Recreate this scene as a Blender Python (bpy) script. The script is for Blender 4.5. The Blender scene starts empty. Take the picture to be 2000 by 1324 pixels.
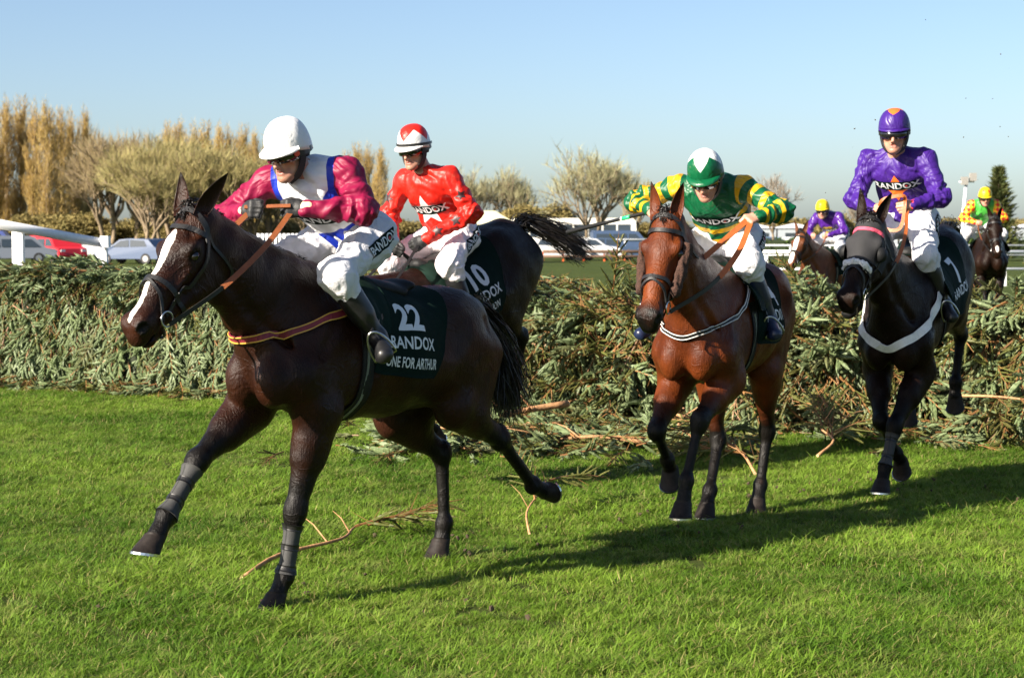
import bpy, bmesh, math, random
import numpy as np
from mathutils import Vector, Matrix
from mathutils.bvhtree import BVHTree

# ------------------------------------------------------------------ scene, camera, sky, sun
scene = bpy.context.scene
COL = scene.collection
rng = np.random.default_rng(7)
random.seed(7)
PI = math.pi

cam_d = bpy.data.cameras.new('camera')
cam = bpy.data.objects.new('camera', cam_d)
COL.objects.link(cam)
cam.location = (0, 0, 1.75)
cam.rotation_euler = (PI / 2 - math.atan(205 / 3600), 0, 0)
cam_d.sensor_width = 36
cam_d.lens = 64.8
cam_d.clip_start = 0.1
cam_d.clip_end = 6000
cam_d.dof.use_dof = True
cam_d.dof.focus_distance = 9.4
cam_d.dof.aperture_fstop = 6.3
scene.camera = cam

SUN_EL = math.radians(26)
SUN_TO = Vector((-0.80, -0.60, 0)).normalized()          # horizontal direction towards the sun
world = bpy.data.worlds.new('World')
scene.world = world
world.use_nodes = True
wn = world.node_tree
wn.nodes.clear()
sky = wn.nodes.new('ShaderNodeTexSky')
sky.sky_type = 'NISHITA'
sky.sun_disc = False
sky.sun_elevation = SUN_EL
sky.sun_rotation = math.atan2(SUN_TO.x, SUN_TO.y)
sky.altitude = 20
sky.air_density = 0.75
sky.dust_density = 1.25
sky.ozone_density = 1.9
bg = wn.nodes.new('ShaderNodeBackground')
bg.inputs['Strength'].default_value = 0.0585
wo = wn.nodes.new('ShaderNodeOutputWorld')
wn.links.new(sky.outputs[0], bg.inputs[0])
wn.links.new(bg.outputs[0], wo.inputs[0])

sun_d = bpy.data.lights.new('sun', 'SUN')
sun_d.energy = 5.0
sun_d.angle = math.radians(0.53)
sun_d.color = (1.0, 0.90, 0.76)
sun = bpy.data.objects.new('sun', sun_d)
COL.objects.link(sun)
sdir = Vector((SUN_TO.x * math.cos(SUN_EL), SUN_TO.y * math.cos(SUN_EL), math.sin(SUN_EL)))
sun.rotation_euler = sdir.to_track_quat('Z', 'Y').to_euler()
sun.location = sdir * 30

scene.view_settings.view_transform = 'Standard'
scene.view_settings.look = 'None'
scene.view_settings.gamma = 1
scene.view_settings.exposure = 1.6
scene.view_settings.use_curve_mapping = False
scene.cycles.max_bounces = 6
scene.cycles.diffuse_bounces = 3
scene.cycles.transparent_max_bounces = 8
scene.cycles.use_adaptive_sampling = True

# ------------------------------------------------------------------ materials
def srgb(r, g, b):
    f = lambda c: (c / 12.92 if c <= 0.04045 else ((c + 0.055) / 1.055) ** 2.4)
    return (f(r / 255), f(g / 255), f(b / 255))

class Nodes:
    def __init__(s, name):
        s.m = bpy.data.materials.new(name)
        s.m.use_nodes = True
        s.t = s.m.node_tree
        s.b = s.t.nodes['Principled BSDF']
    def n(s, kind, **kw):
        nd = s.t.nodes.new('ShaderNode' + kind)
        for k, v in kw.items():
            if k.startswith('i_'):
                nd.inputs[k[2:].replace('_', ' ')].default_value = v
            else:
                setattr(nd, k, v)
        return nd
    def l(s, a, b):
        s.t.links.new(a, b)
    def sock(s, x, inp):
        if hasattr(x, 'links') and hasattr(x, 'node'):
            s.l(x, inp)
        else:
            if isinstance(x, (tuple, list)) and len(x) == 3 and inp.type == 'RGBA':
                x = (*x, 1)
            inp.default_value = x
    def mix(s, fac, a, b):
        nd = s.n('Mix', data_type='RGBA')
        s.sock(fac, nd.inputs[0]); s.sock(a, nd.inputs[6]); s.sock(b, nd.inputs[7])
        return nd.outputs[2]
    def math(s, op, a, b=0.0, c=0.0):
        nd = s.n('Math', operation=op)
        s.sock(a, nd.inputs[0]); s.sock(b, nd.inputs[1]); s.sock(c, nd.inputs[2])
        return nd.outputs[0]
    def ramp(s, v, lo, hi, a=0.0, b=1.0):
        nd = s.n('MapRange')
        nd.clamp = True
        s.sock(v, nd.inputs[0]); s.sock(lo, nd.inputs[1]); s.sock(hi, nd.inputs[2])
        s.sock(a, nd.inputs[3]); s.sock(b, nd.inputs[4])
        return nd.outputs[0]
    def noise(s, scale, detail=3.0, rough=0.55, vec=None, dist=0.0, out=0):
        nd = s.n('TexNoise')
        nd.inputs['Scale'].default_value = scale
        nd.inputs['Detail'].default_value = detail
        nd.inputs['Roughness'].default_value = rough
        nd.inputs['Distortion'].default_value = dist
        if vec is None:
            vec = s.obj()
        s.l(vec, nd.inputs['Vector'])
        return nd.outputs[out]
    def obj(s):
        if not hasattr(s, '_o'):
            s._o = s.n('TexCoord').outputs['Object']
        return s._o
    def mapped(s, scale=(1, 1, 1), rot=(0, 0, 0)):
        nd = s.n('Mapping')
        nd.inputs['Scale'].default_value = scale
        nd.inputs['Rotation'].default_value = rot
        s.l(s.obj(), nd.inputs['Vector'])
        return nd.outputs[0]
    def attr(s, name, out='Fac'):
        nd = s.n('Attribute')
        nd.attribute_name = name
        return nd.outputs[out]
    def bump(s, h, dist=0.01, strength=0.5):
        nd = s.n('Bump')
        nd.inputs['Strength'].default_value = strength
        nd.inputs['Distance'].default_value = dist
        s.sock(h, nd.inputs['Height'])
        if s.b.inputs['Normal'].links:
            s.l(s.b.inputs['Normal'].links[0].from_socket, nd.inputs['Normal'])
        s.l(nd.outputs[0], s.b.inputs['Normal'])
    def set(s, **kw):
        for k, v in kw.items():
            s.sock(v, s.b.inputs[k.replace('_', ' ')])
        return s

def simple(name, col, rough=0.5, metal=0.0, var=0.15, scale=30, bump=0.0, bscale=80, spec=0.5):
    N = Nodes(name)
    v = N.noise(scale, 4)
    c = N.mix(N.ramp(v, 0.3, 0.7), tuple(x * (1 - var) for x in col), tuple(min(1, x * (1 + var)) for x in col))
    N.set(Base_Color=c, Roughness=rough, Metallic=metal)
    N.b.inputs['Specular IOR Level'].default_value = spec
    if bump:
        N.bump(N.noise(bscale, 5), bump, 0.6)
    return N.m

def coat(name, base, dark, black=(0.0045, 0.0036, 0.003), rough=0.36, spec=0.17):
    N = Nodes(name)
    v = N.noise(4.0, 5, 0.6)
    f = N.noise(95, 3, 0.6, vec=N.mapped((1, 1, 0.25)))
    c = N.mix(N.ramp(v, 0.32, 0.68), dark, base)
    c = N.mix(N.ramp(f, 0.3, 0.75, 0, 0.35), c, tuple(x * 0.55 for x in dark))
    pt = N.math('ADD', N.attr('points'), N.math('MULTIPLY', N.math('SUBTRACT', N.noise(14, 4), 0.5), 0.5))
    c = N.mix(N.ramp(pt, 0.12, 0.95), c, black)
    wh = N.math('ADD', N.attr('blaze'), N.math('MULTIPLY', N.math('SUBTRACT', N.noise(70, 3), 0.5), 0.012))
    c = N.mix(N.ramp(wh, -0.002, 0.002), c, (0.72, 0.68, 0.62))
    N.set(Base_Color=c, Roughness=N.ramp(N.noise(9, 5, 0.7), 0.3, 0.72, rough - 0.06, rough + 0.2))
    N.b.inputs['Specular IOR Level'].default_value = spec
    N.bump(N.noise(11, 6, 0.68, dist=1.0, vec=N.mapped((1.3, 1.3, 0.6))), 0.017, 0.42)
    vn = N.math('ABSOLUTE', N.math('SUBTRACT', N.noise(5.5, 3, 0.5, dist=1.2), 0.5))
    N.bump(N.ramp(vn, 0.0, 0.035, 1.0, 0.0), 0.005, 0.35)
    N.bump(N.noise(130, 4, 0.6, vec=N.mapped((1, 1, 0.3))), 0.006, 0.6)
    return N.m

def silk(name, layers, base, rough=0.42, sheen=0.0, fold=0.010, fscale=5, spec=0.3):
    """plain cloth with layered pattern fields f0, f1 ... (positive = painted)"""
    N = Nodes(name)
    c = base
    for i, col in enumerate(layers):
        c = N.mix(N.ramp(N.attr('f%d' % i), -0.0012, 0.0012), c, col)
    c = N.mix(N.ramp(N.noise(17, 5, 0.7), 0.60, 0.78, 0, 0.38), c, (0.16, 0.12, 0.07))
    N.set(Base_Color=c, Roughness=rough)
    N.b.inputs['Specular IOR Level'].default_value = spec
    w1 = N.noise(fscale, 2, 0.5, dist=2.2)
    rid = N.math('ABSOLUTE', N.math('SUBTRACT', w1, 0.5))
    N.bump(N.ramp(rid, 0.0, 0.3), fold * 1.0, 0.5)
    N.bump(N.noise(fscale * 3.0, 2, 0.5, dist=1.2), fold * 0.4, 0.35)
    return N.m

# ------------------------------------------------------------------ object helpers
def mk(name, V, F, mat=None, parent=None, org=(0, 0, 0), smooth=True, attrs=None, link=True):
    V = np.asarray(V, dtype=np.float32) - np.asarray(org, dtype=np.float32)
    me = bpy.data.meshes.new(name)
    if isinstance(F, np.ndarray):
        n, k = F.shape
        me.vertices.add(len(V)); me.vertices.foreach_set('co', V.ravel())
        me.loops.add(n * k); me.loops.foreach_set('vertex_index', F.ravel().astype(np.int32))
        me.polygons.add(n)
        me.polygons.foreach_set('loop_start', np.arange(0, n * k, k, dtype=np.int32))
        me.update(calc_edges=True)
    else:
        me.from_pydata([tuple(map(float, v)) for v in V], [], [tuple(int(i) for i in f) for f in F])
    if smooth:
        me.polygons.foreach_set('use_smooth', np.ones(len(me.polygons), dtype=bool))
    for k, a in (attrs or {}).items():
        a = np.asarray(a, dtype=np.float32)
        at = me.attributes.new(k, 'FLOAT' if a.ndim == 1 else 'FLOAT_VECTOR', 'POINT')
        at.data.foreach_set('value' if a.ndim == 1 else 'vector', a.ravel())
    me.validate()
    if mat:
        me.materials.append(mat)
    ob = bpy.data.objects.new(name, me)
    if link:
        COL.objects.link(ob)
    if parent:
        ob.parent = parent
    return ob

def empty(name, loc, rz=0.0):
    o = bpy.data.objects.new(name, None)
    o.empty_display_size = 0.2
    o.location = loc
    o.rotation_euler = (0, 0, rz)
    COL.objects.link(o)
    return o

def tag(o, label, cat, group=None):
    o['label'] = label
    o['category'] = cat
    if group:
        o['group'] = group
    return o

def kind(o, k):
    o['kind'] = k
    return o

class MB:
    """collects simple pieces into one mesh"""
    def __init__(s):
        s.V = []; s.F = []
    def add(s, V, F):
        b = len(s.V)
        s.V += [tuple(v) for v in V]
        s.F += [tuple(i + b for i in f) for f in F]
        return s
    def box(s, c, d, rz=0.0, bev=0.0):
        hx, hy, hz = d[0] / 2, d[1] / 2, d[2] / 2
        cs, sn = math.cos(rz), math.sin(rz)
        V = []
        for z in (-hz, hz):
            for x, y in ((-hx, -hy), (hx, -hy), (hx, hy), (-hx, hy)):
                V.append((c[0] + x * cs - y * sn, c[1] + x * sn + y * cs, c[2] + z))
        return s.add(V, [(3, 2, 1, 0), (4, 5, 6, 7), (0, 1, 5, 4), (1, 2, 6, 5), (2, 3, 7, 6), (3, 0, 4, 7)])
    def tube(s, pts, r, n=8, cap=True):
        pts = [np.array(p, float) for p in pts]
        m = len(pts)
        rs = r if hasattr(r, '__len__') else [r] * m
        b = len(s.V)
        ref = np.array((0, 0, 1.0))
        for i, p in enumerate(pts):
            t = pts[min(i + 1, m - 1)] - pts[max(i - 1, 0)]
            t /= np.linalg.norm(t) + 1e-9
            if abs(t @ ref) > 0.95:
                ref = np.array((1.0, 0, 0)) if abs(t[0]) < 0.9 else np.array((0, 1.0, 0))
            u = np.cross(t, ref); u /= np.linalg.norm(u); w = np.cross(u, t)
            ref = w
            for k in range(n):
                a = 2 * PI * k / n
                s.V.append(tuple(p + rs[i] * (math.cos(a) * u + math.sin(a) * w)))
        for i in range(m - 1):
            for k in range(n):
                k2 = (k + 1) % n
                s.F.append((b + i * n + k, b + i * n + k2, b + (i + 1) * n + k2, b + (i + 1) * n + k))
        if cap:
            s.F.append(tuple(b + k for k in range(n))[::-1])
            s.F.append(tuple(b + (m - 1) * n + k for k in range(n)))
        return s
    def build(s, name, mat, parent=None, org=(0, 0, 0), smooth=False):
        return mk(name, s.V, s.F, mat, parent, org, smooth)

def catmull(pts, n=8, closed=False):
    P = [np.array(p, float) for p in pts]
    if closed:
        P = [P[-1]] + P + [P[0], P[1]]
    else:
        P = [2 * P[0] - P[1]] + P + [2 * P[-1] - P[-2]]
    out = []
    for i in range(1, len(P) - 2):
        p0, p1, p2, p3 = P[i - 1:i + 3]
        for k in range(n):
            t = k / n
            out.append(0.5 * (2 * p1 + (p2 - p0) * t + (2 * p0 - 5 * p1 + 4 * p2 - p3) * t * t + (3 * p1 - p0 - 3 * p2 + p3) * t ** 3))
    if not closed:
        out.append(P[-2])
    return np.array(out)

def unit(v):
    v = np.asarray(v, float)
    return v / (np.linalg.norm(v) + 1e-12)

# ------------------------------------------------------------------ implicit surfaces
class SDF:
    def __init__(s, vox):
        s.vox = vox; s.p = []
    def cap(s, a, b, ra, rb, k=0.03, side=None, sa=None, sb=None, op=1):
        """rounded limb from a to b; ra, rb radii; with side axis: sa, sb radii along that axis"""
        a = np.array(a, float); b = np.array(b, float)
        if sa is None:
            sa, sb = ra, rb
        R = max(ra, rb, sa, sb)
        s.p.append(('c', a, b, ra, rb, sa, sb, side, k, op, np.minimum(a, b) - R, np.maximum(a, b) + R))
        return s
    def ell(s, c, r, k=0.03, ax=None, op=1):
        c = np.array(c, float); R = max(r)
        s.p.append(('e', c, np.array(r, float), np.eye(3) if ax is None else np.array(ax, float), k, op, c - R, c + R))
        return s
    def mesh(s, smooth=1):
        vox = s.vox
        lo = np.min([q[-2] for q in s.p if q[-3] > 0], axis=0) - 4 * vox
        hi = np.max([q[-1] for q in s.p if q[-3] > 0], axis=0) + 4 * vox
        dims = np.ceil((hi - lo) / vox).astype(int) + 1
        D = np.full(dims, 0.5, dtype=np.float32)
        X = [(lo[i] + np.arange(dims[i]) * vox).astype(np.float32) for i in range(3)]
        for q in s.p:
            k, op = q[-4], q[-3]
            pad = k + 3 * vox
            i0 = np.clip(np.floor((q[-2] - pad - lo) / vox).astype(int), 0, dims)
            i1 = np.clip(np.ceil((q[-1] + pad - lo) / vox).astype(int) + 1, 0, dims)
            if (i1 <= i0).any():
                continue
            sl = tuple(slice(i0[i], i1[i]) for i in range(3))
            gx = X[0][sl[0]][:, None, None]; gy = X[1][sl[1]][None, :, None]; gz = X[2][sl[2]][None, None, :]
            if q[0] == 'c':
                _, a, b, ra, rb, sa, sb, side = q[:8]
                ax = b - a; L = np.linalg.norm(ax) + 1e-9; ax = ax / L
                qx, qy, qz = gx - a[0], gy - a[1], gz - a[2]
                t = qx * ax[0] + qy * ax[1] + qz * ax[2]
                tc = np.clip(t, 0, L); h = tc / L
                if side is None:
                    r = ra + (rb - ra) * h
                    d2 = qx * qx + qy * qy + qz * qz - 2 * t * tc + tc * tc
                    d = np.sqrt(np.maximum(d2, 0)) - r
                else:
                    sv = np.asarray(side, float); sv = sv - ax * (sv @ ax); sv = unit(sv); ov = np.cross(ax, sv)
                    e = t - tc
                    S = qx * sv[0] + qy * sv[1] + qz * sv[2]
                    O = qx * ov[0] + qy * ov[1] + qz * ov[2]
                    rs = sa + (sb - sa) * h; ro = ra + (rb - ra) * h; re = np.minimum(rs, ro)
                    k0 = np.sqrt((S / rs) ** 2 + (O / ro) ** 2 + (e / re) ** 2)
                    k1 = np.sqrt((S / rs ** 2) ** 2 + (O / ro ** 2) ** 2 + (e / re ** 2) ** 2) + 1e-6
                    d = k0 * (k0 - 1) / k1
                    d = np.where(k0 < 0.2, -re * 0.8, d)
            else:
                _, c, r, A = q[:4]
                qx, qy, qz = gx - c[0], gy - c[1], gz - c[2]
                e = [(qx * A[i][0] + qy * A[i][1] + qz * A[i][2]) for i in range(3)]
                k0 = np.sqrt(sum((e[i] / r[i]) ** 2 for i in range(3)))
                k1 = np.sqrt(sum((e[i] / r[i] ** 2) ** 2 for i in range(3))) + 1e-6
                d = k0 * (k0 - 1) / k1
                d = np.where(k0 < 0.2, -min(r) * 0.8, d)
            o = D[sl]
            if op > 0:
                hh = np.maximum(k - np.abs(o - d), 0) / max(k, 1e-6)
                D[sl] = np.minimum(o, d) - hh * hh * k * 0.25
            else:
                d = -d
                hh = np.maximum(k - np.abs(o - d), 0) / max(k, 1e-6)
                D[sl] = np.maximum(o, d) + hh * hh * k * 0.25
        V, Q = surface_nets(D)
        V = V * vox + lo
        for _ in range(smooth):
            V = relax(V, Q)
        return V, Q

def surface_nets(D):
    S = D < 0
    nx, ny, nz = D.shape
    c = [S[i:nx - 1 + i, j:ny - 1 + j, k:nz - 1 + k] for i in (0, 1) for j in (0, 1) for k in (0, 1)]
    cnt = sum(x.astype(np.uint8) for x in c)
    act = (cnt > 0) & (cnt < 8)
    idx = np.argwhere(act)
    ids = np.full(act.shape, -1, dtype=np.int32)
    ids[act] = np.arange(len(idx))
    acc = np.zeros((len(idx), 3)); num = np.zeros(len(idx))
    I, J, K = idx.T
    for ax in range(3):
        o1, o2 = [a for a in range(3) if a != ax]
        for u in (0, 1):
            for v in (0, 1):
                p = [0, 0, 0]; p[o1] = u; p[o2] = v
                q = list(p); q[ax] = 1
                a = D[I + p[0], J + p[1], K + p[2]]; b = D[I + q[0], J + q[1], K + q[2]]
                m = (a < 0) != (b < 0)
                t = np.where(m, a / np.where(m, a - b, 1), 0)
                P = np.zeros((len(idx), 3)); P[:, o1] = u; P[:, o2] = v; P[:, ax] = t
                acc[m] += P[m]; num[m] += 1
    V = idx + acc / num[:, None]
    Q = []
    for ax in range(3):
        o1, o2 = [(1, 2), (2, 0), (0, 1)][ax]
        sl0 = [slice(1, -1)] * 3; sl1 = [slice(1, -1)] * 3
        sl0[ax] = slice(0, -1); sl1[ax] = slice(1, None)
        a = S[tuple(sl0)]; b = S[tuple(sl1)]
        for flip in (0, 1):
            m = np.argwhere((a & ~b) if not flip else (~a & b))
            if not len(m):
                continue
            off = np.ones(3, int); off[ax] = 0
            g = m + off
            def cid(d1, d2):
                h = g.copy(); h[:, o1] -= d1; h[:, o2] -= d2
                return ids[h[:, 0], h[:, 1], h[:, 2]]
            quad = np.stack([cid(1, 1), cid(0, 1), cid(0, 0), cid(1, 0)], 1)
            Q.append(quad if not flip else quad[:, ::-1])
    Q = np.concatenate(Q)
    return V, Q[(Q >= 0).all(1)]

def relax(V, Q, w=0.5):
    acc = np.zeros_like(V); n = np.zeros(len(V))
    for i in range(4):
        a, b = Q[:, i], Q[:, (i + 1) % 4]
        for j in range(3):
            acc[:, j] += np.bincount(a, V[b, j], len(V)) + np.bincount(b, V[a, j], len(V))
        n += np.bincount(a, minlength=len(V)) + np.bincount(b, minlength=len(V))
    return V * (1 - w) + w * acc / np.maximum(n, 1)[:, None]

def normals(V, Q):
    fn = np.cross(V[Q[:, 2]] - V[Q[:, 0]], V[Q[:, 3]] - V[Q[:, 1]])
    N = np.zeros_like(V)
    for i in range(4):
        for j in range(3):
            N[:, j] += np.bincount(Q[:, i], fn[:, j], len(V))
    return N / (np.linalg.norm(N, axis=1)[:, None] + 1e-12)

def seg_dist(V, a, b):
    """distance to a segment and position along it (unclamped, 0..1)"""
    a = np.asarray(a, float); b = np.asarray(b, float)
    ax = b - a; L2 = ax @ ax
    t = (V - a) @ ax / L2
    tc = np.clip(t, 0, 1)
    return np.linalg.norm(V - a - tc[:, None] * ax, axis=1), t

def wobble(V, scale, seed, n=7):
    r = np.random.default_rng(seed)
    out = np.zeros(len(V))
    for _ in range(n):
        k = r.normal(size=3); k *= scale * r.uniform(0.6, 1.7) / np.linalg.norm(k)
        out += np.sin(V @ k + r.uniform(0, 6.28))
    return out / math.sqrt(n)

def folds(V, N, n, seed, wmin, wmax, lmin, lmax, amp, dirfun, where=None):
    """cloth creases: short ridges, each with a valley beside it"""
    r = np.random.default_rng(seed)
    out = np.zeros(len(V))
    idx = np.flatnonzero(where) if where is not None else np.arange(len(V))
    if not len(idx):
        return out
    for _ in range(n):
        i = int(r.choice(idx)); c = V[i]; nn = N[i]
        t = np.asarray(dirfun(c, r), float); t = t - nn * (t @ nn)
        if np.linalg.norm(t) < 1e-3:
            continue
        t = unit(t); b = np.cross(nn, t)
        w = r.uniform(wmin, wmax); l = r.uniform(lmin, lmax); a = amp * r.uniform(0.4, 1.2) * (w / wmax)
        near = np.flatnonzero(np.abs(V - c).max(1) < l * 1.6)
        rel = V[near] - c
        u = (rel @ b) / w; al = (rel @ t) / l; dp = (rel @ nn) / 0.05
        u = u + 0.5 * np.sin(al * 2.0 + i)
        out[near] += a * (np.exp(-u * u) - 0.7 * np.exp(-(u - 1.5) ** 2)) * np.exp(-al * al) * np.exp(-dp * dp)
    return out

def bvh_of(V, Q):
    return BVHTree.FromPolygons([tuple(v) for v in V.tolist()], Q.tolist())

# ------------------------------------------------------------------ straps, wraps, decals, hair
def strap(name, pts, w, mat, parent, bvh=None, off=0.006, th=0.006, n=8, closed=False, org=(0, 0, 0), nrm=None, raw=False, center=None):
    P = np.array(pts, float) if raw else catmull(pts, n, closed)
    m = len(P)
    Nn = []
    for i in range(m):
        if center is not None:
            cc = np.array(center(P[i])); dd = unit(P[i] - cc)
            q = bvh.ray_cast(Vector(cc + dd * 1.0), Vector(-dd), 1.0)
            if q[0] is None:
                q = bvh.find_nearest(Vector(P[i]))
            P[i] = np.array(q[0]) + np.array(q[1]) * off
            Nn.append(np.array(q[1]))
        elif bvh is not None:
            q = bvh.find_nearest(Vector(P[i]))
            P[i] = np.array(q[0]) + np.array(q[1]) * off
            Nn.append(np.array(q[1]))
        else:
            Nn.append(np.array(nrm if nrm is not None else (0, 0, 1.0)))
    V, F = [], []
    for i in range(m):
        t = P[(i + 1) % m if closed else min(i + 1, m - 1)] - P[(i - 1) % m if closed else max(i - 1, 0)]
        t = unit(t); nn = unit(Nn[i] - t * (Nn[i] @ t)); b = np.cross(t, nn)
        for sb, sn in ((-1, -1), (1, -1), (1, 1), (-1, 1)):
            V.append(P[i] + b * sb * w / 2 + nn * sn * th / 2)
    rngm = m if closed else m - 1
    for i in range(rngm):
        j = (i + 1) % m
        for k in range(4):
            F.append((i * 4 + k, i * 4 + (k + 1) % 4, j * 4 + (k + 1) % 4, j * 4 + k))
    if not closed:
        F += [(3, 2, 1, 0), tuple((m - 1) * 4 + k for k in range(4))]
    return mk(name, V, F, mat, parent, org, smooth=False)

def wrap(bvh, a, b, up, fs, th0, th1, ns, nt, rmax, off, thick=0.004):
    """sheet round an axis a->b; fs(u,v)->(s along axis, angle); rays come from outside; returns verts, quads, grid"""
    a = np.array(a, float); ax = np.array(b, float) - a; L = np.linalg.norm(ax); ax /= L
    up = unit(np.array(up, float) - ax * (np.array(up, float) @ ax)); sd = np.cross(up, ax)
    V = np.zeros((ns, nt, 3)); W = np.zeros((ns, nt, 3)); R = np.full((ns, nt), np.nan)
    for i in range(ns):
        for j in range(nt):
            s, th = fs(i / (ns - 1), j / (nt - 1))
            d = math.cos(th) * up + math.sin(th) * sd
            o = a + ax * s
            h = bvh.ray_cast(Vector(o + d * rmax), Vector(-d), rmax)
            V[i, j] = o; W[i, j] = d
            if h[0] is not None:
                R[i, j] = rmax - h[3]
    m = np.nanmedian(R) if np.isfinite(R).any() else rmax * 0.5
    R = np.where(np.isfinite(R), R, m)
    for _ in range(2):
        Rp = np.pad(R, 1, mode='edge')
        R = np.maximum(R, (Rp[:-2, 1:-1] + Rp[2:, 1:-1] + Rp[1:-1, :-2] + Rp[1:-1, 2:]) / 4)
    P = V + W * (R + off)[..., None]
    E = V + W * (R + off - thick - 0.004)[..., None]
    verts = list(P.reshape(-1, 3)); F = []
    for i in range(ns - 1):
        for j in range(nt - 1):
            F.append((i * nt + j, (i + 1) * nt + j, (i + 1) * nt + j + 1, i * nt + j + 1))
    rim = [(i, 0) for i in range(ns)] + [(ns - 1, j) for j in range(1, nt)] + [(i, nt - 1) for i in range(ns - 2, -1, -1)] + [(0, j) for j in range(nt - 2, 0, -1)]
    base = len(verts)
    for i, j in rim:
        verts.append(E[i, j])
    for q in range(len(rim)):
        i, j = rim[q]; i2, j2 = rim[(q + 1) % len(rim)]
        F.append((i * nt + j, i2 * nt + j2, base + (q + 1) % len(rim), base + q))
    return np.array(verts), F, P

def text_mesh(body, size, bold=0.012, xs=1.0, maxlen=0.02):
    cu = bpy.data.curves.new('lettering', 'FONT')
    cu.body = body; cu.size = size; cu.align_x = 'CENTER'; cu.align_y = 'CENTER'
    cu.offset = bold * size; cu.resolution_u = 3
    ob = bpy.data.objects.new('lettering', cu)
    COL.objects.link(ob)
    dg = bpy.context.evaluated_depsgraph_get()
    me = bpy.data.meshes.new_from_object(ob.evaluated_get(dg))
    bm = bmesh.new(); bm.from_mesh(me)
    bmesh.ops.triangulate(bm, faces=bm.faces)
    for _ in range(3):
        es = [e for e in bm.edges if e.calc_length() > maxlen]
        if not es:
            break
        bmesh.ops.subdivide_edges(bm, edges=es, cuts=1)
        bmesh.ops.triangulate(bm, faces=bm.faces)
    V = np.array([v.co[:] for v in bm.verts]); V[:, 0] *= xs
    F = [tuple(v.index for v in f.verts) for f in bm.faces]
    bm.free()
    bpy.data.objects.remove(ob); bpy.data.curves.remove(cu); bpy.data.meshes.remove(me)
    return V, F

def rect_mesh(w, h, nx=14, ny=5, fn=None):
    V = []; F = []
    for i in range(nx + 1):
        for j in range(ny + 1):
            x, y = (i / nx - 0.5) * w, (j / ny - 0.5) * h
            V.append((x, y, 0) if fn is None else (*fn(x, y), 0))
    for i in range(nx):
        for j in range(ny):
            q = i * (ny + 1) + j
            F.append((q, q + ny + 1, q + ny + 2, q + 1))
    return np.array(V), F

def poly_mesh(pts, maxlen=0.015):
    bm = bmesh.new()
    bm.faces.new([bm.verts.new((x, y, 0)) for x, y in pts])
    bmesh.ops.triangulate(bm, faces=bm.faces)
    for _ in range(4):
        es = [e for e in bm.edges if e.calc_length() > maxlen]
        if not es:
            break
        bmesh.ops.subdivide_edges(bm, edges=es, cuts=1)
        bmesh.ops.triangulate(bm, faces=bm.faces)
    bm.verts.index_update()
    V = np.array([v.co[:] for v in bm.verts]); F = [tuple(v.index for v in f.verts) for f in bm.faces]
    bm.free()
    return V, F

def star_pts(n, r0, r1, rot=PI / 2):
    return [((r0 if i % 2 == 0 else r1) * math.cos(rot + i * PI / n), (r0 if i % 2 == 0 else r1) * math.sin(rot + i * PI / n)) for i in range(2 * n)]

def decal(name, mesh2, bvh, o, u, v, mat, parent, off=0.003, org=(0, 0, 0), reach=0.5):
    """print laid on a surface: plane at o with axes u, v, dropped along -(u x v)"""
    V2, F = mesh2
    o = np.array(o, float); u = unit(u); v = np.array(v, float); v = unit(v - u * (u @ v)); n = np.cross(u, v)
    P = []; ok = []
    for x, y, _ in V2:
        s = o + u * x + v * y + n * reach * 0.5
        h = bvh.ray_cast(Vector(s), Vector(-n), reach)
        if h[0] is None:
            ok.append(False); P.append(s)
        else:
            ok.append(True); P.append(np.array(h[0]) + n * off)
    F = [f for f in F if all(ok[i] for i in f) and max(np.linalg.norm(P[f[i]] - P[f[i - 1]]) for i in range(len(f))) < 0.045]
    if not F:
        return None
    used = sorted({i for f in F for i in f}); mp = {i: k for k, i in enumerate(used)}
    return mk(name, [P[i] for i in used], [tuple(mp[i] for i in f) for f in F], mat, parent, org, smooth=True)

def hair_mesh(curves, w0, w1=0.001):
    """ribbons from lists of points"""
    V = []; F = []
    for c in curves:
        c = np.asarray(c); m = len(c)
        ref = unit(np.random.default_rng(len(V)).normal(size=3))
        b = len(V)
        for i in range(m):
            t = unit(c[min(i + 1, m - 1)] - c[max(i - 1, 0)])
            s = np.cross(t, ref); s = unit(s)
            w = w0 * (1 - (i / (m - 1)) ** 2) + w1
            V += [c[i] - s * w, c[i] + s * w]
        for i in range(m - 1):
            F.append((b + 2 * i, b + 2 * i + 1, b + 2 * i + 3, b + 2 * i + 2))
    return np.array(V), np.array(F)

# ------------------------------------------------------------------ shared tack materials
M = {}
M['black_leather'] = simple('black_leather', (0.008, 0.0075, 0.0075), 0.5, bump=0.002)
M['brown_leather'] = simple('brown_leather', (0.21, 0.062, 0.018), 0.5, bump=0.003, bscale=160)
M['orange_leather'] = simple('orange_leather', (0.36, 0.095, 0.02), 0.5, bump=0.003, bscale=160)
M['steel'] = simple('steel', (0.55, 0.55, 0.55), 0.28, 1.0)
M['green_cloth'] = simple('green_cloth', (0.0025, 0.0115, 0.0085), 0.9, bump=0.003, bscale=300, spec=0.12)
M['print_white'] = simple('print_white', (0.64, 0.65, 0.66), 0.6, var=0.04)
M['print_red'] = simple('print_red', (0.45, 0.02, 0.03), 0.6)
M['dark_flap'] = simple('dark_flap', (0.008, 0.0085, 0.009), 0.6, bump=0.002, spec=0.25)
M['green_flap'] = simple('green_flap', (0.003, 0.014, 0.009), 0.8, bump=0.002, spec=0.15)
M['maroon'] = simple('maroon_web', (0.17, 0.012, 0.025), 0.6)
M['gold'] = simple('gold_edge', (0.55, 0.33, 0.05), 0.6)
M['white_web'] = simple('white_web', (0.72, 0.71, 0.68), 0.7, var=0.1)
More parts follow.
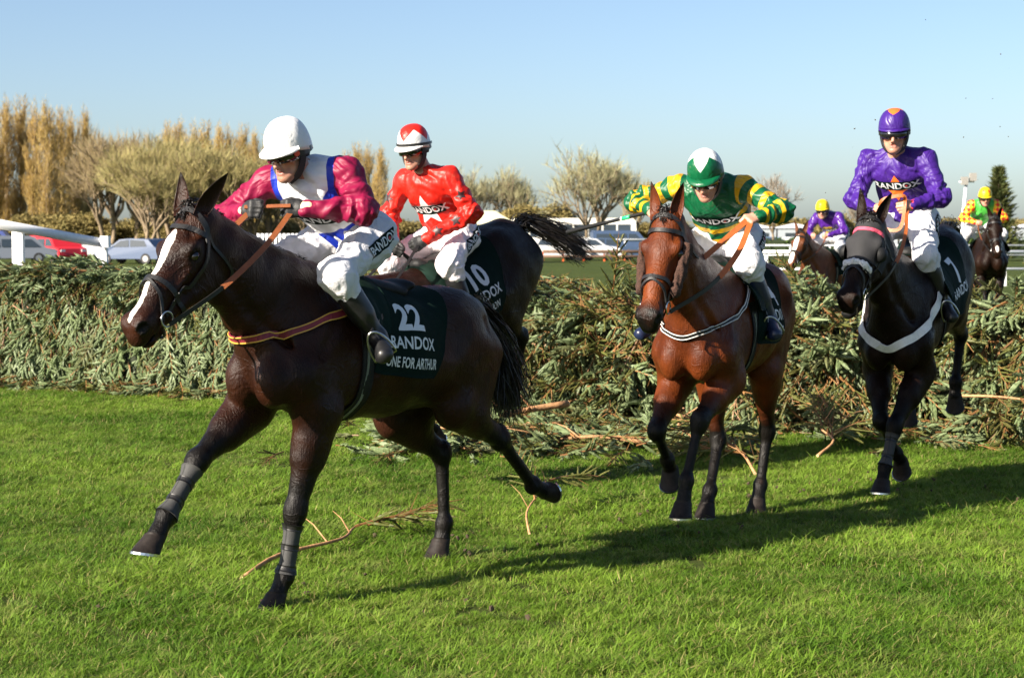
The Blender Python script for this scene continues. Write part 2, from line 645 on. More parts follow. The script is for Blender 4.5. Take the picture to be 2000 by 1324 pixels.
M['girth_grey'] = simple('girth_webbing', (0.16, 0.17, 0.13), 0.7)
M['purple_trim'] = simple('purple_trim', (0.55, 0.07, 0.12), 0.6)
M['hood_black'] = simple('hood_cloth', (0.016, 0.016, 0.018), 0.85, bump=0.002, bscale=300)
M['boot_grey'] = simple('boot_neoprene', (0.036, 0.036, 0.035), 0.75, bump=0.002, bscale=200)
M['sheepskin_brown'] = simple('sheepskin_brown', (0.05, 0.022, 0.014), 0.95, var=0.5, scale=120, bump=0.02, bscale=140)
M['sheepskin_white'] = simple('sheepskin_white', (0.75, 0.74, 0.72), 0.95, var=0.3, scale=90, bump=0.02, bscale=120)
M['hoof'] = simple('hoof_horn', (0.016, 0.012, 0.010), 0.6, var=0.4, scale=40, bump=0.002, spec=0.2)
M['shoe'] = simple('shoe_metal', (0.7, 0.7, 0.7), 0.25, 1.0)
M['hair_black'] = simple('horse_hair', (0.010, 0.008, 0.007), 0.45, var=0.4)
M['eye'] = simple('horse_eye', (0.006, 0.004, 0.003), 0.06, spec=0.9)
M['ear_inside'] = simple('ear_hair', (0.02, 0.012, 0.009), 0.6)

def hoof_part(co, toe, parent, size=1.0, shiny=True):
    co = np.array(co, float); w = np.array(toe, float) - co
    al = math.atan2(w[2], w[0]); rho = al + math.radians(56)
    f = np.array((math.cos(rho), 0, math.sin(rho))); n = np.array((-math.sin(rho), 0, math.cos(rho))); y = np.array((0, 1.0, 0))
    V = []; F = []; m = 20
    rings = [(0.018, 0.038, 0.034, 0.0), (0.006, 0.049, 0.044, 0.003), (-0.006, 0.050, 0.046, 0.008), (-0.036, 0.057, 0.052, 0.026), (-0.066, 0.064, 0.058, 0.042)]
    for (h, rx, ry, dx) in rings:
        for k in range(m):
            a = 2 * PI * k / m
            cx = math.cos(a); fac = 1.0 if cx > -0.4 else 0.9
            V.append(co + size * (n * (h + 0.012 * (1 - cx) * (1 if h < 0 else 0) * 0.0) + f * (dx + rx * cx * fac) + y * ry * math.sin(a)))
    for i in range(len(rings) - 1):
        for k in range(m):
            F.append((i * m + k, (i + 1) * m + k, (i + 1) * m + (k + 1) % m, i * m + (k + 1) % m))
    F.append(tuple((len(rings) - 1) * m + k for k in range(m)))
    F.append(tuple(range(m))[::-1])
    h = mk('hoof', V, F, M['hoof'], parent)
    # shoe: open ring under the hoof
    V = []; F = []; m = 18
    for k in range(m + 1):
        a = -2.5 + 5.0 * k / m
        for r, z in ((0.066, -0.067), (0.046, -0.067), (0.046, -0.077), (0.066, -0.077)):
            V.append(co + size * (n * z + f * (0.043 + r * math.cos(a)) + y * r * 0.92 * math.sin(a)))
    for k in range(m):
        for q in range(4):
            F.append((k * 4 + q, k * 4 + (q + 1) % 4, k * 4 + 4 + (q + 1) % 4, k * 4 + 4 + q))
    F += [(0, 1, 2, 3), tuple(m * 4 + q for q in (3, 2, 1, 0))]
    mk('horseshoe', V, F, M['shoe'], h, smooth=False)

def ear_part(base, tip, front, mat, parent):
    base = np.array(base, float); ax = np.array(tip, float) - base; L = np.linalg.norm(ax); ax /= L
    fr = unit(np.array(front, float) - ax * (np.array(front, float) @ ax)); sd = np.cross(ax, fr)
    prof = [(0.0, 0.030), (0.12, 0.034), (0.28, 0.039), (0.45, 0.037), (0.62, 0.029), (0.78, 0.020), (0.9, 0.011), (1.0, 0.002)]
    V = []; m = 18
    for t, w in prof:
        bend = fr * (0.016 * math.sin(t * PI * 0.9) - 0.01 * t) * -1
        for k in range(m):
            a = 2 * PI * k / m
            x = w * math.cos(a)
            if math.sin(a) >= 0:
                y = -0.85 * w * math.sin(a)
            else:
                y = -0.85 * w * (-math.sin(a)) * (0.55 if t > 0.1 else -0.6)
            V.append(base + ax * (t * L) + sd * x + fr * (y + 0.006) + bend)
    F = []
    for i in range(len(prof) - 1):
        for k in range(m):
            F.append((i * m + k, i * m + (k + 1) % m, (i + 1) * m + (k + 1) % m, (i + 1) * m + k))
    F.append(tuple((len(prof) - 1) * m + k for k in range(m)))
    V = np.array(V)
    return mk('ear', V, F, mat, parent, attrs={'points': np.repeat([0.15, .1, .05, .05, .15, .35, .7, 1.0], m), 'blaze': np.full(len(V), -1.0)})

def make_horse(sp):
    ph = math.radians(sp['phi'])
    root = empty('horse', (sp['x'], sp['y'], 0), math.atan2(-math.cos(ph), -math.sin(ph)))
    pit = math.radians(sp.get('pitch', 0)); c, s_ = math.cos(pit), math.sin(pit)
    wx, wz = sp['withers']
    def T(x, y, z):
        rx, rz = x - 0.45, z - 1.62
        return np.array((wx + rx * c - rz * s_, y, wz + rx * s_ + rz * c))
    Y = (0, 1, 0)
    S = SDF(sp.get('vox', 0.0105))
    # trunk
    ch = [(0.71, 1.16, 0.19, 0.215), (0.50, 1.228, 0.222, 0.320), (0.25, 1.238, 0.264, 0.325), (0.0, 1.228, 0.284, 0.300), (-0.25, 1.25, 0.27, 0.268), (-0.45, 1.325, 0.245, 0.258), (-0.62, 1.325, 0.20, 0.235), (-0.77, 1.29, 0.125, 0.165)]
    for (x0, z0, a0, b0), (x1, z1, a1, b1) in zip(ch, ch[1:]):
        S.cap(T(x0, 0, z0), T(x1, 0, z1), b0, b1, 0.08, Y, a0, a1)
    S.cap(T(0.52, 0, 1.50), T(0.16, 0, 1.47), 0.095, 0.07, 0.12)
    S.cap(T(-0.2, 0, 1.47), T(-0.62, 0, 1.50), 0.06, 0.07, 0.12)
    for y in (-1, 1):
        S.ell(T(-0.44, y * 0.125, 1.44), (0.23, 0.10, 0.135), 0.08)            # croup muscle
        S.cap(T(0.42, y * 0.115, 1.47), T(0.70, y * 0.145, 1.13), 0.075, 0.085, 0.06)
        S.ell(T(0.47, y * 0.165, 1.10), (0.16, 0.065, 0.12), 0.06)              # triceps
        S.ell(T(0.825, y * 0.088, 1.07), (0.095, 0.084, 0.13), 0.018)            # breast
        S.cap(T(0.70, y * 0.15, 1.10), T(0.66, y * 0.13, 0.98), 0.075, 0.07, 0.05)
    S.cap(T(0.955, 0, 1.16), T(0.90, 0, 0.96), 0.020, 0.016, 0.05, op=-1)
    for y in (-1, 1):
        S.cap(T(0.30, y * 0.285, 1.36), T(0.33, y * 0.262, 1.02), 0.022, 0.018, 0.06, op=-1)      # behind the shoulder
        S.cap(T(0.56, y * 0.245, 1.36), T(0.66, y * 0.235, 1.18), 0.014, 0.012, 0.05, op=-1)      # shoulder blade edge
        S.ell(T(-0.27, y * 0.30, 1.36), (0.09, 0.035, 0.09), 0.08, op=-1)                           # hollow of the flank
        S.cap(T(-0.62, y * 0.235, 1.44), T(-0.68, y * 0.20, 1.12), 0.014, 0.014, 0.05, op=-1)
    # head frame
    poll = np.array(sp['poll'], float); nose = np.array(sp['nose'], float)
    hx = unit(nose - poll)
    hy = np.array((math.sin(math.radians(sp.get('roll', 0))) * 0.3, 1.0, math.sin(math.radians(sp.get('roll', 0)))))
    hy = unit(hy - hx * (hx @ hy)); hz = np.cross(hx, hy)
    HB = np.array((hx, hy, hz)); hs = sp.get('hs', 1.1)
    def Hd(s, y, z):
        return poll + hs * (s * hx + y * hy + z * hz)
    # neck
    n0 = T(0.50, 0, 1.31); n3 = Hd(0.03, 0, -0.095)
    n1 = T(0.78, 0, 1.44); nd = unit(n3 - n1)
    lift = sp.get('arch', 0.06)
    pts = []
    c1 = n0 + (T(0.76, 0, 1.43) - T(0.50, 0, 1.31)); c2 = n3 + np.array((-0.175, 0, -0.217))
    for i in range(7):
        t = i / 6
        pts.append((1 - t) ** 3 * n0 + 3 * (1 - t) ** 2 * t * c1 + 3 * (1 - t) * t * t * c2 + t ** 3 * n3)
    rz = [0.285, 0.280, 0.256, 0.222, 0.186, 0.152, 0.120]; ry = [0.15, 0.14, 0.124, 0.108, 0.096, 0.088, 0.083]
    for i in range(6):
        S.cap(pts[i], pts[i + 1], rz[i], rz[i + 1], 0.06, Y, ry[i], ry[i + 1])
    S.cap(T(0.62, 0, 1.30), T(0.80, 0, 1.255), 0.24, 0.165, 0.07, Y, 0.17, 0.125)
    # windpipe and neck groove
    for y in (-1, 1):
        q = [np.array(pts[i]) + np.array((rz[i] * 0.50, y * ry[i] * 0.98, -rz[i] * 0.50)) for i in (1, 3, 5)]
        S.cap(q[0], q[1], 0.014, 0.014, 0.05, op=-1); S.cap(q[1], q[2], 0.014, 0.010, 0.05, op=-1)
    def hcap(a, b, ra, rb, k=0.03, side=None, sa=None, sb=None, op=1):
        S.cap(a, b, ra * hs, rb * hs, k, side, None if sa is None else sa * hs, None if sb is None else sb * hs, op)
    def hell(c_, r_, k=0.03, ax=None, op=1):
        S.ell(c_, [q * hs for q in r_], k, ax, op)
    # head
    hcap(Hd(0.02, 0, -0.07), Hd(0.18, 0, -0.088), 0.078, 0.090, 0.04, hy, 0.072, 0.094)
    hcap(Hd(0.16, 0, -0.086), Hd(0.36, 0, -0.073), 0.086, 0.070, 0.04, hy, 0.086, 0.056)
    hcap(Hd(0.36, 0, -0.073), Hd(0.50, 0, -0.068), 0.070, 0.062, 0.04, hy, 0.056, 0.054)
    for y in (-1, 1):
        hell(Hd(0.195, y * 0.050, -0.175), (0.115, 0.034, 0.105), 0.035, HB)    # cheek
        hcap(Hd(0.25, y * 0.038, -0.21), Hd(0.44, y * 0.022, -0.135), 0.034, 0.026, 0.04)
        hell(Hd(0.165, y * 0.078, -0.042), (0.045, 0.030, 0.028), 0.02, HB)    # brow
        hcap(Hd(0.235, y * 0.074, -0.095), Hd(0.36, y * 0.054, -0.085), 0.013, 0.010, 0.02)
        hell(Hd(0.535, y * 0.042, -0.040), (0.045, 0.026, 0.036), 0.02, HB)    # nostril
        hell(Hd(0.19, y * 0.106, -0.066), (0.028, 0.018, 0.020), 0.010, HB, op=-1)
        hell(Hd(0.11, y * 0.075, -0.016), (0.030, 0.018, 0.018), 0.03, HB, op=-1)
        hell(Hd(0.556, y * 0.064, -0.036), (0.027, 0.030, 0.019), 0.005, HB, op=-1)
    hell(Hd(0.525, 0, -0.072), (0.070, 0.056, 0.066), 0.03, HB)
    hell(Hd(0.575, 0, -0.085), (0.038, 0.045, 0.042), 0.02, HB)
    hell(Hd(0.545, 0, -0.130), (0.045, 0.034, 0.028), 0.012, HB)               # chin
    hell(Hd(0.50, 0, -0.150), (0.030, 0.028, 0.022), 0.02, HB)
    hell(Hd(0.585, 0, -0.113), (0.075, 0.07, 0.008), 0.004, HB, op=-1)          # mouth line
    # legs
    legs = sp['legs']
    ctr = []
    lk = sp.get('lk', 1.14)
    def lcap(a, b, ra, rb, k=0.03, side=None, sa=None, sb=None, op=1):
        S.cap(a, b, ra * lk, rb * lk, k, side, None if sa is None else sa * lk, None if sb is None else sb * lk, op)
    def lell(c_, r_, k=0.03):
        S.ell(c_, [q * lk for q in r_], k)
    for nm in ('LF', 'RF'):
        el, kn, fe, co, toe = [np.array(p, float) for p in legs[nm]]
        sg = 1 if nm[0] == 'L' else -1
        sh = T(0.70, sg * 0.15, 1.10)
        lcap(sh, el, 0.105, 0.085, 0.07, Y, 0.08, 0.068)
        d = unit(kn - el); back = unit(np.cross(d, (0, 1, 0)))
        if back[0] > 0:
            back = -back
        lcap(el - d * 0.02, el + (kn - el) * 0.45, 0.112, 0.082, 0.05, Y, 0.086, 0.064)
        lcap(el + (kn - el) * 0.3, kn, 0.082, 0.038, 0.03, Y, 0.062, 0.038)
        lcap(el - back * 0.03 + d * 0.02, el + d * 0.17 - back * 0.025, 0.05, 0.035, 0.04)
        lell(kn, (0.052, 0.047, 0.056), 0.02)
        lcap(kn - d * 0.03, kn + unit(fe - kn) * 0.045, 0.046, 0.038, 0.02, Y, 0.045, 0.040)
        cd = unit(fe - kn); cb = np.cross(cd, (0, 1, 0)); cb = unit(cb); cb = -cb if cb[0] > 0 and abs(cd[2]) > 0.3 else cb
        lcap(kn, fe, 0.027, 0.024, 0.02)
        lcap(kn + cb * 0.026 + cd * 0.03, fe + cb * 0.026 - cd * 0.02, 0.015, 0.017, 0.008)
        lell(fe, (0.041, 0.040, 0.043), 0.02); lell(fe + cb * 0.025, (0.026, 0.026, 0.028), 0.02)
        lcap(fe, co, 0.031, 0.039, 0.02)
        hoof_part(co, toe, root, 1.1)
        ctr.append((el, kn, fe, co))
    for nm in ('LH', 'RH'):
        st, hk, fe, co, toe = [np.array(p, float) for p in legs[nm]]
        sg = 1 if nm[0] == 'L' else -1
        hip = T(-0.52, sg * 0.13, 1.30); pin = T(-0.76, sg * 0.10, 1.28)
        lcap(hip, st, 0.19, 0.115, 0.08, Y, 0.105, 0.078)
        d = unit(hk - st)
        mid = st + (hk - st) * 0.35
        lcap(pin, mid + np.array((-0.02, 0, 0.03)), 0.11, 0.065, 0.08, Y, 0.075, 0.05)
        lcap((hip + pin) / 2, mid, 0.15, 0.075, 0.08, Y, 0.088, 0.056)
        lell(st + np.array((0.0, 0, 0.01)), (0.09, 0.065, 0.095), 0.05)
        lcap(st, st + (hk - st) * 0.55, 0.105, 0.066, 0.05, Y, 0.076, 0.050)
        lcap(st + (hk - st) * 0.45, hk, 0.066, 0.040, 0.03, Y, 0.048, 0.036)
        cd = unit(fe - hk)
        # point of hock on the outside of the bend
        o = unit(-(unit(st - hk) + cd))
        pk = hk + o * 0.045 + unit(st - hk) * 0.035
        lcap(hk, pk, 0.042, 0.030, 0.025, Y, 0.036, 0.026)
        lcap(pk, st + (hk - st) * 0.45 + o * 0.035, 0.020, 0.028, 0.03)
        lcap(pk, hk + cd * 0.11 + o * 0.012, 0.026, 0.022, 0.025)
        lell(hk, (0.054, 0.045, 0.058), 0.025)
        lcap(hk, fe, 0.031, 0.026, 0.02)
        lcap(hk + o * 0.024 + cd * 0.06, fe + o * 0.024, 0.016, 0.018, 0.008)
        lell(fe, (0.043, 0.041, 0.045), 0.02); lell(fe + o * 0.022, (0.026, 0.026, 0.026), 0.02)
        lcap(fe, co, 0.032, 0.040, 0.02)
        hoof_part(co, toe, root, 1.1)
        ctr.append((st, hk, fe, co))
    S.ell(T(-0.78, 0, 1.46), (0.07, 0.04, 0.05), 0.05)                            # dock
    V, Q = S.mesh(1)
    # black points, dark nostril hollows and mouth line, blaze
    pts_a = np.zeros(len(V))
    for a, b, f, co in ctr:
        d, t = seg_dist(V, a, b)
        m = d < 0.16
        pts_a = np.maximum(pts_a, np.where(m, np.clip((t - sp.get('pt0', 0.25)) / 0.6, 0, 1), 0))
        for p, q in ((b, f), (f, co)):
            d, t = seg_dist(V, p, q)
            pts_a = np.maximum(pts_a, np.where(d < 0.085, 1.0, 0))
    L = (V - poll) @ HB.T / hs
    inhead = (L[:, 0] > 0.02) & (np.abs(L[:, 1]) < 0.16) & (L[:, 2] > -0.28) & (L[:, 2] < 0.1) & (L[:, 0] < 0.68)
    if sp.get('dark_muzzle', 0):
        pts_a = np.where(inhead, np.maximum(pts_a, np.clip((L[:, 0] - 0.44) / 0.08, 0, 1) * sp['dark_muzzle']), pts_a)
    nz = np.minimum(np.linalg.norm(L - np.array((0.556, 0.056, -0.036)), axis=1), np.linalg.norm(L - np.array((0.556, -0.056, -0.036)), axis=1))
    pts_a = np.maximum(pts_a, np.clip((0.034 - nz) / 0.008, 0, 1))  # shade inside the nostrils painted in as black coat colour
    ml = (np.abs(L[:, 2] + 0.113) < 0.009) & (L[:, 0] > 0.50) & (L[:, 0] < 0.66)
    pts_a = np.where(ml & inhead, 1.0, pts_a)
    bl = np.full(len(V), -0.05)
    if sp.get('blaze'):
        w = np.interp(L[:, 0], [p[0] for p in sp['blaze']], [p[1] for p in sp['blaze']])
        cy = np.interp(L[:, 0], [p[0] for p in sp['blaze']], [p[2] if len(p) > 2 else 0 for p in sp['blaze']])
        f = w - np.abs(L[:, 1] - cy)
        bl = np.where(inhead & (L[:, 2] > -0.075), np.clip(f, -0.05, 0.05), -0.05)
    N0 = normals(V, Q)
    V = V + N0 * (0.0022 * wobble(V, 42, 3) * (1 - pts_a * 0.6))[:, None]
    body = mk('body', V, Q, sp['coat'], root, attrs={'points': pts_a, 'blaze': bl})
    bvh = bvh_of(V, Q)
    # eyes, ears
    for y in (-1, 1):
        e = MB(); cc = Hd(0.188, y * 0.088, -0.066)
        for i in range(7):
            for k in range(10):
                a = PI * i / 6; b = 2 * PI * k / 10
                e.V.append(tuple(cc + 0.026 * (math.sin(a) * math.cos(b) * hx + math.sin(a) * math.sin(b) * hz * 0.85 + math.cos(a) * hy)))
        for i in range(6):
            for k in range(10):
                e.F.append((i * 10 + k, i * 10 + (k + 1) % 10, i * 10 + 10 + (k + 1) % 10, i * 10 + 10 + k))
        e.build('eye', M['eye'], root, smooth=True)
    for i, y in enumerate((1, -1)):
        et = sp['ears'][i]
        ear_part(Hd(0.03, y * 0.052, -0.022), Hd(et[0], y * et[1], et[2]), Hd(0.5, y * et[3], 0.25) - Hd(0, 0, 0), sp['coat'], root)
    # forelock and mane
    cv = []
    r = np.random.default_rng(sp.get('seed', 1))
    for k in range(160):
        b = Hd(r.uniform(-0.05, 0.04), r.normal(0, 0.016), -0.008)
        e = b + hx * r.uniform(-0.01, 0.05) + hz * r.uniform(0.008, 0.028) + hy * r.normal(0, 0.018)
        cv.append(catmull([b, (b + e) / 2 + hz * 0.012, e + hz * 0.0], 3))
    mn = []
    for i in range(len(pts) - 1):
        for k in range(130):
            t = r.uniform()
            cpt = pts[i] * (1 - t) + pts[i + 1] * t; zz = rz[i] * (1 - t) + rz[i + 1] * t
            tan = unit(pts[i + 1] - pts[i]); upv = unit(np.cross(tan, np.array((0, 1.0, 0)))); upv = upv if upv[2] > 0 else -upv
            b = cpt + upv * (zz - 0.004) + np.array((0, r.normal(0, 0.010), 0))
            e = b + upv * r.uniform(0.002, 0.024) - tan * r.uniform(0.01, 0.06) + np.array((0, r.normal(-0.02, 0.018), 0))
            cv.append(np.array([b, (b + e) / 2 + upv * 0.01, e]))
    HV, HF = hair_mesh(cv, 0.0024)
    kind(mk('mane', HV, HF, M['hair_black'], root, smooth=False), 'stuff')
    # tail
    tp = catmull([T(-0.74, 0, 1.47)] + [np.array(p, float) for p in sp['tail']], 6)
    cv = []
    for k in range(sp.get('tail_n', 420) * 3):
        i0 = int(r.integers(0, max(2, len(tp) * 0.55)))
        ln = int(r.integers(len(tp) // 2, len(tp) + 1))
        seg = tp[i0:max(i0 + 3, min(len(tp), i0 + ln))]
        sprd = sp.get('tail_w', 0.05)
        off0 = r.normal(0, 0.018, 3); off1 = r.normal(0, 1, 3) * sprd; curl = r.normal(0, 0.025, 3)
        m = len(seg); tt = np.linspace(i0 / len(tp), (i0 + m) / len(tp), m)[:, None]
        cv.append(seg + off0 * np.minimum(1, 0.5 + tt) + off1 * tt ** 1.3 + curl * np.sin(tt * 7 + k))
    HV, HF = hair_mesh(cv, 0.0022)
    tl = kind(mk('tail', HV, HF, M['hair_black'], root, smooth=False), 'stuff')
    tk = MB(); m = len(tp)
    tk.tube(tp[:m // 2 + 1], np.linspace(0.042, 0.012, m // 2 + 1), 8)
    tk.build('dock', M['hair_black'], tl, smooth=True)
    info = dict(root=root, T=T, Hd=Hd, HB=HB, poll=poll, bvh=bvh, V=V, Q=Q, hx=hx, hy=hy, hz=hz, legs=legs)
    return info

def bridle(h, mat, browband=None, rings=True, cheek='none'):
    """bridle > headpiece, browband, cheekpieces, noseband, throatlatch, bit rings"""
    root, Hd, bvh = h['root'], h['Hd'], h['bvh']
    br = empty('bridle', (0, 0, 0)); br.parent = root
    br.location = h['poll']
    o = h['poll']
    kw = dict(bvh=bvh, org=o)
    strap('headpiece', [Hd(0.10, -0.12, -0.10), Hd(0.055, -0.10, -0.05), Hd(0.02, -0.05, 0.01), Hd(0.015, 0, 0.02), Hd(0.02, 0.05, 0.01), Hd(0.055, 0.10, -0.05), Hd(0.10, 0.12, -0.10)], 0.026, mat, br, **kw)
    strap('browband', [Hd(0.085, -0.11, -0.07), Hd(0.092, -0.08, -0.01), Hd(0.098, 0, 0.03), Hd(0.092, 0.08, -0.01), Hd(0.085, 0.11, -0.07)], 0.024, browband or mat, br, off=0.009, **kw)
    for y in (-1, 1):
        strap('cheekpiece', [Hd(0.095, y * 0.12, -0.10), Hd(0.18, y * 0.13, -0.135), Hd(0.28, y * 0.12, -0.135), Hd(0.36, y * 0.11, -0.12), Hd(0.45, y * 0.09, -0.108)], 0.018, mat, br, off=0.008, **kw)
        strap('throatlatch', [Hd(0.07, y * 0.11, -0.08), Hd(0.10, y * 0.11, -0.17), Hd(0.11, y * 0.09, -0.26), Hd(0.115, y * 0.02, -0.31)], 0.014, mat, br, off=0.006, **kw)
        if rings:
            c = Hd(0.462, y * 0.068, -0.112); m = MB()
            P = [c + 0.034 * (math.cos(a) * h['hx'] + math.sin(a) * h['hz']) for a in np.linspace(0, 2 * PI, 21)]
            m.tube(P, 0.0045, 6, cap=False)
            m.build('bit_ring', M['steel'], br, o, True)
    strap('noseband', [Hd(0.345, -0.02, 0.02), Hd(0.345, 0.03, 0.02), Hd(0.35, 0.08, -0.04), Hd(0.37, 0.08, -0.12), Hd(0.385, 0.03, -0.20), Hd(0.385, -0.03, -0.20), Hd(0.37, -0.08, -0.12), Hd(0.35, -0.08, -0.04)], 0.022, mat, br, closed=True, off=0.009, **kw)
    strap('flash_strap', [Hd(0.36, 0.0, 0.02), Hd(0.40, 0.06, -0.03), Hd(0.46, 0.085, -0.09), Hd(0.50, 0.05, -0.16), Hd(0.50, -0.05, -0.16), Hd(0.46, -0.085, -0.09), Hd(0.40, -0.06, -0.03)], 0.014, mat, br, closed=True, off=0.011, **kw)
    return br

def reins(h, hands, mat_grip, mat_plain, split=0.45, w=0.02, sag=0.02, bow=0.07, right=0.5, face=(0.8, 0.5, 0.2)):
    root, Hd = h['root'], h['Hd']
    for y, hp in zip((1, -1), hands):
        bow = bow if y > 0 else bow * right
        hp = np.array(hp, float); b = Hd(0.475, y * 0.075, -0.13)
        P = catmull([b, b + (hp - b) * 0.33 + np.array((0, y * bow, -sag)), b + (hp - b) * 0.68 + np.array((0, y * bow * 0.9, -sag)), hp], 10)
        m = int(len(P) * split)
        lat = unit(np.cross(hp - b, (0, 0, 1)))
        nn = unit(np.cross(hp - b, lat)); lat = lat * (1 if lat[1] * y > 0 else -1)
        rn = strap('rein', P[m:], w, mat_grip, root, nrm=np.array((face[0], face[1] * 1.0, face[2])), th=0.006, raw=True)
        strap('rein_end', P[:m + 1], w * 0.75, mat_plain, rn, nrm=lat, th=0.006, raw=True)

def saddlery(h, number, texts, cloth_s=(0.34, -0.30), drop=78, flap='green_flap', girth_x=0.37, num_s=-0.21, num_size=0.25, num_th=42):
    """number cloth with print, saddle with flaps, stirrup leathers, girth"""
    root, T, bvh = h['root'], h['T'], h['bvh']
    a = T(0.45, 0, 1.24); b = T(-0.55, 0, 1.24); up = T(0, 0, 2.0) - T(0, 0, 1.0)
    dr = math.radians(drop)
    def f(u, v):
        th = -dr + 2 * dr * v
        k = abs(th) / dr
        return (0.45 - cloth_s[0] + 0.04 * k + u * (cloth_s[0] - cloth_s[1] - 0.04 * k - 0.17 * k * k), th)
    V, F, P = wrap(bvh, a, b, up, f, 0, 0, 30, 56, 0.8, 0.012)
    V = V + np.array((0, 0, 1)) * 0.0
    wob = wobble(V, 19, 5) * 0.005 + wobble(V * np.array((1, 1, 0.3)), 60, 6) * 0.0022
    V = V + np.stack([np.zeros(len(V)), np.sign(V[:, 1]) * wob, np.zeros(len(V))], 1)
    cloth = mk('number_cloth', V, F, M['green_cloth'], root)
    cb = BVHTree.FromPolygons([tuple(v) for v in V.tolist()], [tuple(q) for q in F])
    ax = unit(b - a); upv = unit(up - ax * (up @ ax)); left = np.array((0, 1.0, 0))
    def printed(body, s, thdeg, size, xs, mat, name, bold=0.02):
        V2, F2 = text_mesh(body, size, bold, xs)
        R = 0.31
        for sg in (1, -1):
            W = []
            for x, y, _ in V2:
                th = math.radians(thdeg) - y / R
                d = math.cos(th) * upv + sg * math.sin(th) * left
                o = a + ax * (0.45 - s + (x if sg > 0 else -x))
                q = cb.ray_cast(Vector(o + d * 0.8), Vector(-d), 0.8)
                W.append(np.array(q[0]) + d * 0.0035 if q[0] is not None else None)
            F3 = [t for t in F2 if all(W[i] is not None for i in t)]
            used = sorted({i for t in F3 for i in t}); mp = {i: k for k, i in enumerate(used)}
            if used:
                mk(name, [W[i] for i in used], [tuple(mp[i] for i in t) for t in F3], mat, cloth)
    printed(number, num_s, num_th, num_size, 0.95, M['print_white'], 'number', 0.035)
    for body, s, th, size, xs, nm in texts:
        printed(body, s, th, size, xs, M['print_white'], nm, 0.02)
    # saddle
    S = SDF(0.012)
    S.cap(T(0.26, 0, 1.575), T(-0.06, 0, 1.545), 0.045, 0.05, 0.03, (0, 1, 0), 0.09, 0.13)
    S.ell(T(0.28, 0, 1.61), (0.05, 0.06, 0.04), 0.04)
    S.ell(T(-0.12, 0, 1.585), (0.05, 0.13, 0.035), 0.04)
    SV, SQ = S.mesh(1)
    sad = mk('saddle', SV, SQ, M['dark_flap'], root)
    for sg in (1, -1):
        def g(u, v, sg=sg):
            th = math.radians(8 + 66 * v) * sg
            s0 = 0.05 - 0.03 * v + 0.02 * math.sin(v * PI); s1 = 0.26 - 0.04 * v * v
            return (s0 + (s1 - s0) * u, th)
        V2, F2, _ = wrap(cb, a, b, up, g, 0, 0, 12, 14, 0.8, 0.012)
        if sg < 0:
            F2 = [q[::-1] for q in F2]
        mk('saddle_flap', V2, F2, M[flap], sad)
    # girth round the belly
    V2, F2, _ = wrap(bvh, a, b, up, lambda u, v: (0.45 - girth_x - 0.045 + 0.09 * u + 0.04 * math.sin(v * PI), math.radians(60 + 240 * v)), 0, 0, 4, 44, 0.8, 0.010)
    gi = mk('girth', V2, F2, M['dark_flap'], root)
    V2, F2, _ = wrap(bvh, a, b, up, lambda u, v: (0.45 - girth_x - 0.012 + 0.02 * u + 0.04 * math.sin(v * PI), math.radians(75 + 210 * v)), 0, 0, 3, 44, 0.8, 0.0125)
    mk('girth_stripe', V2, F2, M['girth_grey'], gi)
    return cb

def breastgirth(h, pts, w, mat, edge=None):
    P = [h['T'](*p) for p in pts]
    c0 = h['T'](0.42, 0, 1.3)
    cen = lambda p: (c0[0], 0.0, p[2])
    s1 = strap('breastplate', P, w, mat, h['root'], bvh=h['bvh'], off=0.012, th=0.008, n=10, center=cen)
    if edge:
        for k, dz in (('trim', w * 0.42), ('trim', -w * 0.42)):
            Q = [p + np.array((0, 0, dz)) for p in catmull(P, 10)]
            strap(k, Q, w * 0.14, edge, s1, bvh=h['bvh'], off=0.0175, th=0.004, raw=True, center=cen)
    return s1

def leg_boot(h, a, b, mat, s0=0.05, s1=0.85, bands=()):
    a = np.array(a, float); b = np.array(b, float); L = np.linalg.norm(b - a)
    V, F, _ = wrap(h['bvh'], a, b, (1, 0, 0.01), lambda u, v: (L * (s0 + (s1 - s0) * u), 2 * PI * v), 0, 0, 14, 26, 0.075, 0.008)
    lb = mk('leg_boot', V, F, mat, h['root'])
    for t in bands:
        V, F, _ = wrap(h['bvh'], a, b, (1, 0, 0.01), lambda u, v: (L * (t + 0.09 * u), 2 * PI * v), 0, 0, 4, 26, 0.075, 0.0115)
        mk('boot_strap', V, F, M['black_leather'], lb)

# ------------------------------------------------------------------ riders
def skin_mat():
    N = Nodes('skin')
    c = N.mix(N.ramp(N.noise(22, 4), 0.3, 0.7), (0.40, 0.19, 0.125), (0.50, 0.26, 0.18))
    c = N.mix(N.ramp(N.attr('lips'), 0.0, 1.0), c, (0.34, 0.11, 0.09))
    c = N.mix(N.ramp(N.attr('beard'), 0.0, 1.0, 0.0, 0.42), c, (0.16, 0.085, 0.06))
    c = N.mix(N.ramp(N.noise(38, 4, 0.7), 0.5, 0.75, 0, 0.4), c, (0.42, 0.13, 0.09))
    N.set(Base_Color=c, Roughness=0.48)
    N.b.inputs['Subsurface Weight'].default_value = 0.08
    N.b.inputs['Subsurface Radius'].default_value = (0.02, 0.008, 0.004)
    N.bump(N.noise(180, 3), 0.001, 0.4)
    return N.m
M['skin'] = skin_mat()
M['boot_black'] = simple('riding_boot', (0.008, 0.008, 0.009), 0.4, bump=0.004, bscale=18)
M['boot_blue'] = simple('riding_boot_blue', (0.010, 0.016, 0.045), 0.3, bump=0.004, bscale=18)
M['glove_black'] = simple('glove_black', (0.013, 0.013, 0.014), 0.6, bump=0.003, bscale=120)
M['lens'] = simple('goggle_lens', (0.008, 0.008, 0.010), 0.05, spec=0.9)
